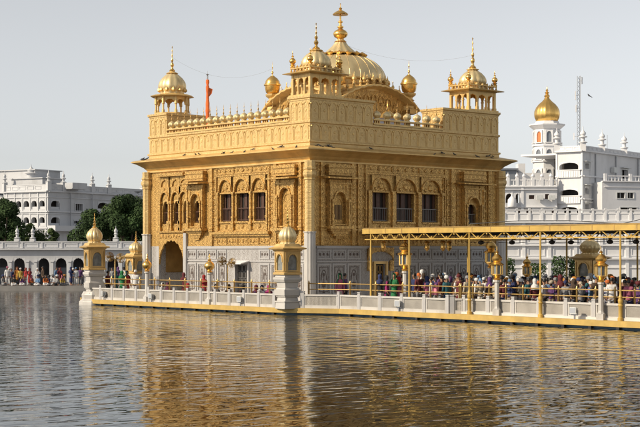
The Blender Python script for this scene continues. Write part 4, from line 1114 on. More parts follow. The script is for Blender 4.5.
def tree(px, dep, ytop, wpx, name, lab, leafm, seed, ybot=None, n=5200):
    rr = random.Random(seed); base = at(px, dep, z=ZA); H = zat(ytop, dep)-ZA; Rw = wpx/2/FOC*dep
    th = empty(name, base, label=lab, cat='tree', group='leafy trees beyond the arcade')
    m_ = MB(); m_.tube([base, base+Vector((.15,.1,H*.28)), base+Vector((-.1,.2,H*.5))], [.30,.22,.14], 8)
    cl = []
    nb = 15
    for i in range(nb):
        a = rr.random()*6.28; q = math.sqrt(rr.random()); zz = H*(.36+.52*rr.random()); k = 1-((zz/H-.55)/.55)**2*.6
        c = base+Vector((math.cos(a)*Rw*q*.72*k, math.sin(a)*Rw*q*.72*k, zz)); cl.append((c, Rw*(.28+.22*rr.random())))
        m_.tube([base+Vector((0,.1,H*.26)), base+(c-base)*.55+Vector((0,0,H*.08)), c], [.10,.07,.03], 5)
    cl.append((base+Vector((0,0,H*.90)), Rw*.30))
    m_.build('trunk', M['trunk'], th)
    v = []; f = []
    for _ in range(int(n*2.6)):
        c, r = rr.choice(cl); d = Vector((rr.gauss(0,1), rr.gauss(0,1), rr.gauss(0,1))).normalized()
        p = c + d*r*(rr.random()**.38)*Vector((1,1,.8)).length/1.62; p.z = max(p.z, ZA+H*.22)
        nn = (d+Vector((rr.gauss(0,.6),rr.gauss(0,.6),rr.gauss(0,.6)+.5))).normalized()
        t1 = nn.orthogonal().normalized(); ang = rr.random()*6.28; t1 = Matrix.Rotation(ang, 3, nn) @ t1; t2 = nn.cross(t1); s_ = .07+.11*rr.random()
        b = len(v); v += [p-t1*s_, p+t2*s_*.5, p+t1*s_, p-t2*s_*.5]; f.append((b,b+1,b+2,b+3))
    cm = MB(); cm.v = [tuple(q) for q in v]; cm.f = f; cm.build('crown', leafm, th)
    return th
tree(4, 140, 196, 44, 'broadleaf_tree', 'dark tree at the left frame edge in front of the white building', M['leaf'], 1)
tree(30, 143, 222, 34, 'broadleaf_tree', 'low rounded tree below the arched galleries of the white building', M['leaf2'], 2, n=3200)
tree(51, 147, 226, 24, 'broadleaf_tree', 'smallest low tree under the white building corner', M['leaf2'], 9, n=2200)
tree(93, 141, 208, 46, 'broadleaf_tree', 'dark spreading tree above the far left gold kiosk', M['leaf'], 3, n=6500)
tree(128, 139, 193, 56, 'broadleaf_tree', 'tallest dark tree touching the left corner of the temple', M['leaf'], 4, n=7500)
tree(112, 146, 203, 44, 'broadleaf_tree', 'dark tree set back between the two larger trees', M['leaf2'], 5, n=5500)
tree(165, 139, 198, 56, 'broadleaf_tree', 'dark tree mostly hidden behind the temple left corner', M['leaf'], 6, n=5000)

# white galleried building
DB = 165.0
wb = empty('gallery_building', at(48, DB, z=ZA), label='white three storey building with arched galleries and roof finials behind the trees', cat='building')
Xc = (48-320)/FOC*DB
F1 = bgframe(Xc, DB, .533, .846)                      # receding right face, u from the corner
Xl, Yl = Xc-.846*7.0, DB+.533*7.0
F2 = bgframe(Xl, Yl, .846, -.533)                     # left face, u from its far end to the corner (7.0)
zt = zat(190, DB)
def z_(py): return zat(py, DB)
a2 = [(.75+i*1.22, 1.62+i*1.22) for i in range(5)]
rows = [(z_(209), z_(199.5)), (z_(225.5), z_(216)), (z_(243), z_(233))]
R2 = [(a, b, lo, hi) for (a, b) in a2 for (lo, hi) in rows]
R1 = [(.5, 2.0, *rows[0]), (.5, 2.0, *rows[1]), (.5,2.0,*rows[2]), (4.6, 5.9, z_(209.5), z_(202.5)), (4.4, 5.6, z_(223), z_(220)), (8.6, 10.6, *rows[0]), (13.4, 14.6, *rows[0]), (17,18.4,*rows[0]), (3.2,4.2,*rows[2]), (5.0,6.0,*rows[2])]
m_ = MB(); m_.holes(F2, 0, 7.0, ZA, zt-.2, R2, depth=.6); m_.holes(F1, 0, 26, ZA, zt-.2, R1, depth=.6)
m_.fbox(F2, -3.5, -.01, ZA, zt-.5, -4, -.6)
m_.build('wall', M['shaded_white'], wb)
m_ = MB(); m_.fbox(F1, .01, 26, zt-.45, zt-.2, -8, -7.8); m_.fbox(F1, .05, 26, zt-.6, zt-.5, -7.8, -.05); m_.build('roof', M['grey'], wb)
m_ = MB()
m_.fbox(F2, .05, 6.0, ZA, zt-.65, -.95, -.85); m_.build('gallery_shade_sheet', M['shade_interior'], wb); m_ = MB(); m_.fbox(F1, .9, 25.9, ZA, zt-.65, -.95, -.85)  # dark sheets added behind the openings, their colour gives the shade
m_.build('gallery_shade_sheet', M['shade_interior'], wb)
m_ = MB()
for (a, b, lo, hi) in R2:
    m_.arch(F2, a, b, hi-.5, hi-.08, hi+.02, -.3, .02, foils=3); m_.fbox(F2, a, b, lo-.002, lo+.30, -.3, -.1)
for (a, b, lo, hi) in R1:
    if hi-lo > .95: m_.arch(F1, a, b, hi-.5, hi-.08, hi+.02, -.3, .02, foils=3); m_.fbox(F1, a, b, lo-.002, lo+.28, -.3, -.1)
for (lo, hi) in rows:
    m_.fbox(F2, -.05, 7.05, lo-.35, lo-.2, .003, .18); m_.fbox(F1, -.05, 26, lo-.35, lo-.2, .003, .18)
    m_.fbox(F2, -.05, 7.05, hi+.25, hi+.33, .003, .10); m_.fbox(F1, -.05, 26, hi+.25, hi+.33, .003, .10)
for i in range(6): u = .58+i*1.22; m_.fbox(F2, u-.08, u+.08, ZA, zt-.2, .004, .07)
m_.build('gallery_arch', M['shaded_trim'], wb)
m_ = MB()
for (FF, L_) in ((F2, 7.0), (F1, 26)):
    m_.fbox(FF, 0, L_, zt-.2, zt-.06, -.2, .28); m_.fbox(FF, 0, L_, zt-.058, zt+.62, -.12, .06); m_.fbox(FF, 0, L_, zt+.62, zt+.70, -.15, .1)
    u = .2
    while u < L_-1: m_.frame(FF, u, u+1.0, zt+.08, zt+.52, .07, .061, .10); u += 1.2
m_.build('roof_parapet', M['shaded_trim'], wb)
m_ = MB(); m_.fbox(F1, -.1, 7, z_(231), z_(225.5), .004, 1.2); m_.build('balcony', M['shaded_trim'], wb)
for r in R1[3:5]:
    q = MB(); q.frame(F1, r[0]-.09, r[1]+.09, r[2]-.09, r[3]+.09, .089, .004, .06)
    for k in (1, 2, 3): u = r[0]+(r[1]-r[0])*k/4; q.fbox(F1, u-.03, u+.03, r[2], r[3], -.3, -.24)
    q.build('window_frame', M['shaded_trim'], wb)
for u in (3.6, 7.4, 12.2): q = MB(); q.tube([F1(u, ZA, .20), F1(u, zt-.2, .20)], .06, 6); q.build('drain_pipe', M['metal_grey'], wb)
for (FF, u) in ((F1, .1), (F1, 2.6), (F1, 7.6), (F1, 10.6), (F2, .2), (F1, 17)):
    p = Vector(FF(u, zt+.7, 0)); m_ = MB(); m_.obox((p.x,p.y,zt-.05), .5, .5, 1.0); m_.lathe([(.36,.95),(.36,1.02),(.16,1.1),(.16,1.35),(.30,1.4),(.30,1.46),(.12,1.55),(.2,1.7),(.17,1.85),(.05,2.0),(.03,2.25),(.005,2.35)], (p.x,p.y,zt), 8); m_.build('finial', M['shaded_trim'], wb, True)
# stepped roof rooms
m_ = MB(); m_.fbox(F2, .3, 5.2, zt+.0, z_(177.5), -4.5, -1.0); m_.fbox(F2, -3.4, 2.9, zt-.3, z_(168), -6.5, -2.2); m_.fbox(F2, -3.6, 3.1, z_(168), z_(167), -6.7, -2.0); m_.fbox(F2, .1, 5.4, z_(177.5), z_(176.5), -4.7, -.8)
m_.fbox(F2, 5.3, 8.5, zt+.2, z_(182), -5, -2.5)
m_.build('roof_room', M['shaded_white'], wb)
p = Vector(F2(2.3, 0, -2.2)); m_ = MB(); m_.lathe([(.5,z_(177)),(.5,z_(172)),(.8,z_(171.6)),(.8,z_(171)),(.35,z_(170)),(.45,z_(168)),(.2,z_(166)),(.06,z_(164.5)),(.02,z_(162))], (p.x,p.y,0), 10); m_.build('spire', M['shaded_trim'], wb, True)
m_ = MB(); p = Vector(F2(3.4, 0, -2.0)); q = Vector(F2(7.5, 0, -3)); m_.bar((p.x,p.y,z_(180)), (q.x,q.y,z_(187)), .3, .12); m_.build('lean_to_roof', M['grey'], wb)
p = at(138, 168); m_ = MB(); m_.lathe([(.05,z_(194)),(.05,z_(192)),(.5,z_(190.5)),(.46,z_(190.3)),(.05,z_(191.5))], (p.x,p.y,0), 12); m_.build('satellite_dish', M['grey'], wb, True)

# ------------------------------------------------------------------ right background
DC = 140.0
blk_ = empty('residence_block', at(583, DC, z=ZA), label='tall white block with open balconies and corner finials right of the clock tower', cat='building')
def zc_(py): return zat(py, DC)
Xc = (583-320)/FOC*DC
F1 = bgframe(Xc, DC, .6, .8); F2 = bgframe(Xc-.8*2.95, DC+.6*2.95, .8, -.6)
zt = zc_(150.5)
R2 = [(.40, 2.45, zc_(169.5), zc_(161.5)), (.40, 2.45, zc_(195.5), zc_(188.5)), (.40, 2.45, zc_(216), zc_(206))]
R1 = [(.35, 1.25, zc_(168.5), zc_(163)), (.35, 1.25, zc_(193.5), zc_(186.5)), (.35, 1.25, zc_(211), zc_(204)), (8.6, 10.1, zc_(175), zc_(165.5))]
m_ = MB(); m_.holes(F2, 0, 2.95, ZA, zt-.1, R2, depth=.6); m_.holes(F1, 0, 22, ZA, zt-.1, R1, depth=.4)
m_.build('wall', M['white'], blk_)
m_ = MB()
m_.fbox(F2, .05, 2.2, ZA, zt-.35, -.95, -.85); m_.build('balcony_shade_sheet', M['dark'], blk_)  # added dark sheet, paints the shade behind the balcony openings
m_ = MB(); m_.fbox(F1, .7, 21.9, ZA, zt-.35, -.72, -.62); m_.build('window_shade_sheet', M['dark'], blk_)  # added dark sheet, paints the shade behind the window holes
m_ = MB()
for r in R2:
    m_.arch(F2, r[0], r[1], r[3]-.4, r[3]-.06, r[3]+.02, -.3, .01, foils=3, amp=.05)
    m_.fbox(F2, .25, 2.7, r[2]-.75, r[2]-.05, .003, .18)
    for k in range(9): m_.fbox(F2, .35+k*.26, .43+k*.26, r[2]-.68, r[2]-.12, .18, .22)
    m_.fbox(F2, .15, 2.8, r[2]-.05, r[2]+.03, .003, .24)
m_.arch(F1, .35, 1.25, zc_(190), zc_(187.2), zc_(186.4), -.2, .01, foils=5)
for py in (151.5, 176.5, 199.5): m_.fbox(F1, 0, 22, zc_(py), zc_(py)+.14, .003, .16); m_.fbox(F2, 0, 2.95, zc_(py), zc_(py)+.14, .003, .16)
m_.fbox(F2, .02, .2, ZA, zt-.1, .004, .08); m_.fbox(F2, 2.78, 2.94, ZA, zt-.1, .004, .08); m_.fbox(F1, 1.5, 1.62, ZA, zt-.1, .004, .06)
m_.build('balcony_trim', M['white_trim'], blk_)
for r in R1:
    q = MB(); q.frame(F1, r[0]-.10, r[1]+.10, r[2]-.10, r[3]+.10, .099, .004, .06); q.fbox(F1, (r[0]+r[1])/2-.03, (r[0]+r[1])/2+.03, r[2], r[3], -.29, -.24); q.fbox(F1, r[0]-.2, r[1]+.2, r[3]+.16, r[3]+.22, .004, .35); q.build('window_frame', M['floodgrey'], blk_)
for u in (2.6, 7.2, 12.5): q = MB(); q.tube([F1(u, ZA, .09), F1(u, zt-.2, .09)], .06, 6); q.build('drain_pipe', M['metal_grey'], blk_)
for (u, v) in ((3.4, zc_(190)), (5.2, zc_(206)), (6.1, zc_(170))): q = MB(); q.fbox(F1, u, u+.8, v, v+.55, .05, .42); q.build('air_conditioner', M['floodgrey'], blk_)
m_ = MB()
for (FF, L_) in ((F2, 2.95), (F1, 22)):
    m_.fbox(FF, 0, L_, zt-.1, zt+.04, -.2, .3); m_.fbox(FF, 0, L_, zt+.042, zt+.5, -.15, .05)
    u = .15
    while u < L_-.9: m_.frame(FF, u, u+.8, zt+.1, zt+.42, .05, .051, .09); u += .95
m_.fbox(F1, .3, 21, zt-.3, zt-.12, -7, -.4)
m_.build('roof_parapet', M['white_trim'], blk_)
for (FF, u) in ((F2, .1), (F1, .1), (F1, 4.3), (F1, 9.4)):
    p = Vector(FF(u, 0, -.05)); m_ = MB(); m_.obox((p.x,p.y,zt-.05), .55, .55, .8, ANG); m_.lathe([(.42,.75),(.44,.82),(.2,.9),(.2,1.25),(.42,1.3),(.42,1.36),(.18,1.45),(.3,1.62),(.28,1.75),(.1,1.95),(.03,2.05),(.03,2.3),(.005,2.4)], (p.x,p.y,zt), 10); m_.build('finial', M['white_trim'], blk_, True)
# lower wing in front of it on the right
wg = empty('terrace_wing', at(625, 137, z=ZA), label='low white wing with a railed terrace at the right edge', cat='building')
F4 = bgframe((604-320)/FOC*139.5, 139.5, .98, .2)
zw = zat(181, 138)
R4 = [(1.35, 2.15, zat(197.5,138), zat(192,138)), (2.45, 3.05, zat(197.5,138), zat(192,138)), (1.7, 3.4, zat(211,138), zat(207,138)), (5.5,6.3,zat(197.5,138), zat(192,138))]
m_ = MB(); m_.holes(F4, 0, 14, ZA, zw, R4, depth=.3); m_.fbox(F4, 0.003, 14, zw-.2, zw-.1, -4, -.02); m_.fbox(F4, -.2, -.002, ZA, zw, -4, 0); m_.build('wall', M['white'], wg)
for r in R4:
    m_ = MB(); m_.fbox(F4, r[0]+.005, r[1]-.005, r[2]+.005, r[3]-.005, -.28, -.22); m_.build('window', M['dark'], wg)
for r in R4:
    q = MB(); q.frame(F4, r[0]-.08, r[1]+.08, r[2]-.08, r[3]+.08, .079, .004, .05); q.fbox(F4, (r[0]+r[1])/2-.03, (r[0]+r[1])/2+.03, r[2], r[3], -.21, -.16); q.build('window_frame', M['floodgrey'], wg)
m_ = MB(); m_.fbox(F4, -.2, 14, zw, zw+.1, -.3, .25); m_.fbox(F4, 0, 14, zw+.52, zw+.62, -.1, .1)
for k in range(40): m_.fbox(F4, .05+k*.35, .13+k*.35, zw+.1, zw+.52, -.05, .05)
for k in range(6): m_.fbox(F4, k*2.6, k*2.6+.25, zw+.1, zw+.8, -.13, .13)
m_.fbox(F4, 0, 14, zat(186.5,138), zat(186,138)+.02, .003, .1)
m_.build('terrace_railing', M['white_trim'], wg)

# lower arcaded house between temple and block
hs_ = empty('arcaded_house', at(525, 141, z=ZA), label='low white house with small arches and a roof railing beside the temple', cat='building')
DH = 141.0
def zh(py): return zat(py, DH)
F5 = bgframe((488-320)/FOC*DH, DH, 1, 0)
def uH(px): return (px-488)/FOC*DH
R5 = [(uH(a), uH(b), zh(207), zh(192.5)) for (a, b) in ((490,494.5),(499.5,503),(505.5,513),(515.5,519.5))] + [(uH(529), uH(534.5), zh(199), zh(195)), (uH(545),uH(549),zh(199),zh(194)), (uH(516), uH(532), zh(213), zh(208.5)), (uH(545), uH(556), zh(213), zh(210))]
m_ = MB(); m_.holes(F5, 0, uH(557), ZA, zh(187), R5, depth=.5); m_.fbox(F5, .05, uH(556.5), zh(187)-.2, zh(187)-.1, -6, -.02); m_.build('wall', M['white'], hs_)
m_ = MB()
m_.fbox(F5, uH(489.6), uH(520), zh(207.2), zh(191), -1.5, -1.4); m_.build('gallery_shade_sheet', M['shade_interior'], hs_)  # added dark sheet with the shade behind the arches in its colour
for r in R5[4:]:
    m_ = MB(); m_.fbox(F5, r[0]+.005, r[1]-.005, r[2]+.005, r[3]-.005, -.45, -.4); m_.build('window', M['wood'], hs_)
m_ = MB()
for r in R5[:4]: m_.arch(F5, r[0], r[1], r[3]-.6, r[3]-.08, r[3]+.02, -.3, .02, foils=3); m_.fbox(F5, r[0], r[1], r[2]-.002, r[2]+.4, -.3, -.1)
for (py0, py1) in ((187, 186), (207.5, 206.8), (190, 189.4)): m_.fbox(F5, 0, uH(557), zh(py0), zh(py1), .003, .22)
m_.fbox(F5, uH(521), uH(523.5), ZA, zh(187), .004, .12)
m_.build('arch_trim', M['white_trim'], hs_)
m_ = MB(); m_.fbox(F5, 0, uH(557), zh(180.5), zh(179.6), -.1, .1); m_.fbox(F5, 0, uH(557), zh(186), zh(185), -.12, .12)
u = .05
while u < uH(557): m_.fbox(F5, u, u+.10, zh(185), zh(180.5), -.05, .05); u += .30
for px in (500, 508, 517, 524, 533, 542, 551): m_.fbox(F5, uH(px)-.14, uH(px)+.14, zh(186), zh(177.5), -.16, .16); p = F5(uH(px), zh(177.5), 0); m_.lathe([(.1,0),(.2,.1),(.16,.25),(.03,.4),(.005,.55)], p, 8)
m_.build('roof_railing', M['white_trim'], hs_)
m_ = MB(); m_.fbox(F5, uH(488), uH(521.5), zh(186), zh(168), -5.5, -3.2); m_.fbox(F5, uH(486), uH(522.5), zh(168), zh(166.5), -5.7, -2.9); m_.build('roof_shed', M['grey'], hs_)
m_ = MB(); m_.fbox(F5, uH(519), uH(557), zh(186), zh(171), -6.5, -3.5)
m_.fbox(F5, uH(524), uH(531), zh(171), zh(161), -6, -4); m_.build('roof_room', M['white'], hs_)
for (px, sc) in ((511.5, 1), (539, .8), (551, .8)):
    m_ = MB(); p = Vector(F5(uH(px), zh(205) if px < 520 else zh(200), .4)); s_ = sc
    if px < 520: m_.lathe([(.42,0),(.45,.1),(.42,.7),(.2,.95),(.1,1.05),(.04,1.3),(.005,1.5)], (p.x,p.y,zh(207)), 12); m_.build('white_water_tank', M['white_trim'], hs_, True)
    else: m_.obox((p.x,p.y,p.z), .8*s_, .4, .55*s_, -ANG); m_.build('air_conditioner', M['floodgrey'], hs_)

# clock tower with gold dome
DT = 150.0
def zt_(py): return zat(py, DT)
tw = empty('clock_tower', at(547, DT, z=ZA), label='slim white octagonal tower with arched windows and a gold onion dome', cat='tower')
tc = at(547, DT); kx = 1/FOC*DT
def oct_(m_, r, z0, z1, r1=None): m_.lathe([(r,z0),(r1 or r,z1)], (tc.x,tc.y,0), 8, rot=PI/8-ANG)
m_ = MB(); oct_(m_, 15*kx, ZA, zt_(184)); oct_(m_, 14.2*kx, zt_(184), zt_(146)); oct_(m_, 13.4*kx, zt_(146), zt_(126.5)); m_.build('shaft', M['white'], tw)
m_ = MB(); oct_(m_, 15.5*kx, zt_(146.6), zt_(144.8)); oct_(m_, 16*kx, zt_(162.5), zt_(161)); oct_(m_, 16.6*kx, zt_(185), zt_(182)); oct_(m_, 14*kx, zt_(129.5), zt_(126), 18.2*kx); oct_(m_, 18.4*kx, zt_(125.9), zt_(124.6)); oct_(m_, 13*kx, zt_(124.5), zt_(121.5), 11.5*kx)
m_.build('cornice', M['white_trim'], tw)
for j in range(8):
    a = PI/4*j-ANG+PI/2*0; n_ = Vector((math.cos(a), math.sin(a))); d_ = Vector((-n_.y, n_.x))
    for (py0, py1, r, w, z1off) in ((143, 131, 13.4*kx*math.cos(PI/8), 2.6*kx, 0), (160, 149, 14.2*kx*math.cos(PI/8), 2.8*kx, 0), (181, 169, 14.2*kx*math.cos(PI/8), 2.8*kx, 0)):
        F = lambda u, v, w_, r=r: (tc.x+n_.x*(r+w_)+d_.x*u, tc.y+n_.y*(r+w_)+d_.y*u, v)
        q = MB(); q.fbox(F, -w, w, zt_(py0), zt_(py1+1.6), .004, .03)
        front = abs(((math.degrees(a)+math.degrees(ANG)+90+180) % 360)-180) < 30
        ob = q.build('window', M['red_door'] if (py1 == 131 and j == 5) else M['grey'], tw)
        q = MB(); q.arch(F, -w, w, zt_(py1+5), zt_(py1+1), zt_(py1), .005, .12, foils=5); q.fbox(F, -w-.14, -w, zt_(py0), zt_(py1), .005, .14); q.fbox(F, w, w+.14, zt_(py0), zt_(py1), .005, .14); q.fbox(F, -w-.2, w+.2, zt_(py0+.8), zt_(py0), .005, .25)
        q.build('frame', M['white_trim'], ob)
m_ = MB(); rd = 12.2*kx
m_.lathe([(rd*.80,zt_(122)),(rd*.86,zt_(121.4)),(rd*.98,zt_(118)),(rd*1.03,zt_(114.5)),(rd*1.0,zt_(111)),(rd*.88,zt_(107.5)),(rd*.66,zt_(104.2)),(rd*.40,zt_(101.5)),(rd*.22,zt_(99)),(rd*.13,zt_(96))], (tc.x,tc.y,0), 48, .06, 16)
m_.build('dome', M['gold_smooth'], tw, True)
m_ = MB(); m_.lathe([(rd*.2,zt_(97)),(rd*.24,zt_(96)),(rd*.1,zt_(94)),(rd*.2,zt_(92.8)),(rd*.06,zt_(91.5)),(rd*.12,zt_(90.4)),(rd*.03,zt_(89)),(.02,zt_(86.5))], (tc.x,tc.y,0), 12); m_.build('finial', M['gold_smooth'], tw, True)

# steel antenna mast
ma = empty('antenna_mast', at(579, 144, z=ZA), label='thin steel lattice mast with small antennas behind the white block', cat='mast')
mc = at(579, 144); m_ = MB(); zA_, zB_ = zat(150,144), zat(76,144); r = .20
cs = [Vector((mc.x+r*math.cos(a), mc.y+r*math.sin(a), 0)) for a in (0.3, 2.4, 4.5)]
for c in cs: m_.tube([(c.x,c.y,zA_-3),(c.x,c.y,zB_)], .028, 5)
n = 18
for i in range(n):
    for k in range(3):
        a, b = cs[k], cs[(k+1) % 3]; z0, z1 = zA_+(zB_-zA_)*i/n, zA_+(zB_-zA_)*(i+1)/n; m_.tube([(a.x,a.y,z0),(b.x,b.y,z1)], .014, 4)
m_.build('lattice', M['metal_grey'], ma)
for (py, dx, h) in ((100,-.35,.9),(84,.3,.7),(112,-.3,.7),(140,-.5,.7)):
    m_ = MB(); p = mc+Vector((RT[0]*dx, RT[1]*dx, 0)); z = zat(py,144); m_.obox((p.x,p.y,z), .16, .12, h, ANG); m_.tube([(p.x,p.y,z+h/2),(mc.x,mc.y,z+h/2)], .02, 4); m_.build('antenna', M['white_trim'], ma)
p = at(607, 146); m_ = MB(); m_.tube([(p.x,p.y,zat(155,146)),(p.x,p.y,zat(135,146))], .03, 5); tag(m_.build('aerial_rod', M['metal_grey']), 'single thin aerial rod on the white block roof between finials', 'aerial')

# long boundary wall behind the causeway
DW = 131.0
bw = empty('boundary_wall', at(560, DW, z=ZA), label='long white panelled wall with a balustrade behind the yellow canopy', cat='wall')
F6 = bgframe((440-320)/FOC*DW, DW, 1, 0)
def zw_(py): return zat(py, DW)
LW = 45
m_ = MB(); m_.fbox(F6, 0, LW, ZA, zw_(222), -.5, 0); m_.build('wall', M['white'], bw)
m_ = MB()
for (a, b, w) in ((223,221.5,.3),(232,231.2,.12),(246,244.5,.25),(259.5,257.5,.35),(268,267.4,.1)): m_.fbox(F6, 0, LW, zw_(a), zw_(b), .003, w)
u = .4
while u < LW-2.4:
    m_.fbox(F6, u, u+.3, ZA, zw_(222), .004, .14); m_.frame(F6, u+.5, u+2.1, zw_(256), zw_(247.5), .09, .004, .06); m_.frame(F6, u+.5, u+2.1, zw_(243), zw_(233), .09, .004, .06); u += 2.35
m_.build('wall_moulding', M['white_trim'], bw)
m_ = MB(); m_.fbox(F6, 0, LW, zw_(210.5), zw_(209.5), -.2, .1); m_.fbox(F6, 0, LW, zw_(221.4), zw_(213), -.1, .0)
u = .2
while u < LW-1.3: m_.frame(F6, u, u+.95, zw_(221), zw_(213), .10, .001, .05); m_.fbox(F6, u+.96, u+1.14, zw_(221.4), zw_(208.5), -.16, .10); m_.fbox(F6, u+.2, u+.75, zw_(213), zw_(210.5), -.06, .04); u += 1.15
m_.build('balustrade', M['white_trim'], bw)
# potted shrubs in front of it
def shrub(px, dep, z, w, h, seed, lab):
    rr = random.Random(seed); b = at(px, dep, z=z); th = empty('potted_shrub', b, label=lab, cat='shrub', group='shrubs behind the crowd')
    m_ = MB(); m_.lathe([(.16,0),(.24,.35),(.26,.4)], b, 10); m_.build('pot', M['marble'], th)
    m_ = MB()
    for _ in range(7): m_.tube([b+Vector((0,0,.3)), b+Vector((rr.gauss(0,w*.3),rr.gauss(0,w*.3),h*(.6+.4*rr.random())))], [.03,.012], 4)
    m_.build('stem', M['trunk'], th)
    m_ = MB()
    for _ in range(420):
        a = rr.random()*6.28; q = w*.5*math.sqrt(rr.random()); p = b+Vector((math.cos(a)*q, math.sin(a)*q, h*(.3+.7*rr.random()))); n_ = Vector((rr.gauss(0,1),rr.gauss(0,1),rr.gauss(0,1)+.5)).normalized(); t1 = n_.orthogonal().normalized(); t2 = n_.cross(t1); s_ = .10+.08*rr.random()
        m_.add([p-t1*s_, p+t2*s_*.5, p+t1*s_, p-t2*s_*.5], [(0,1,2,3)])
    m_.build('foliage', M['leaf'], th)
shrub(506, 126, ZA, 1.6, 2.4, 1, 'dark shrub behind the crowd near the temple corner'); shrub(560, 126, ZA, 1.4, 2.5, 2, 'dark shrub just right of the third large canopy column'); shrub(574, 126, ZA, 1.0, 2.3, 3, 'smaller dark shrub left of the gold kiosk'); shrub(536, 126, ZA, 1.8, 1.9, 4, 'low wide dark shrub behind the middle of the crowd')

# ------------------------------------------------------------------ PEOPLE
def skin_mesh(name, verts, edges, radii, m, sub=1, root=0):
    me = bpy.data.meshes.new(name+'_rig'); me.from_pydata(verts, edges, [])
    ob = bpy.data.objects.new(name+'_rig', me); COL.objects.link(ob)
    ob.modifiers.new('skin', 'SKIN')
    for i, r in enumerate(radii):
        rr_ = r if isinstance(r, tuple) else (r, r); me.skin_vertices[0].data[i].radius = rr_
        me.skin_vertices[0].data[i].use_root = (i == root)
    s_ = ob.modifiers.new('sub', 'SUBSURF'); s_.levels = sub; s_.render_levels = sub
    dg = bpy.context.evaluated_depsgraph_get(); dg.update()
    out = bpy.data.meshes.new_from_object(ob.evaluated_get(dg)); out.name = name
    bpy.data.objects.remove(ob); bpy.data.meshes.remove(me)
    out.polygons.foreach_set('use_smooth', [True]*len(out.polygons)); out.materials.clear(); out.materials.append(m)
    return out

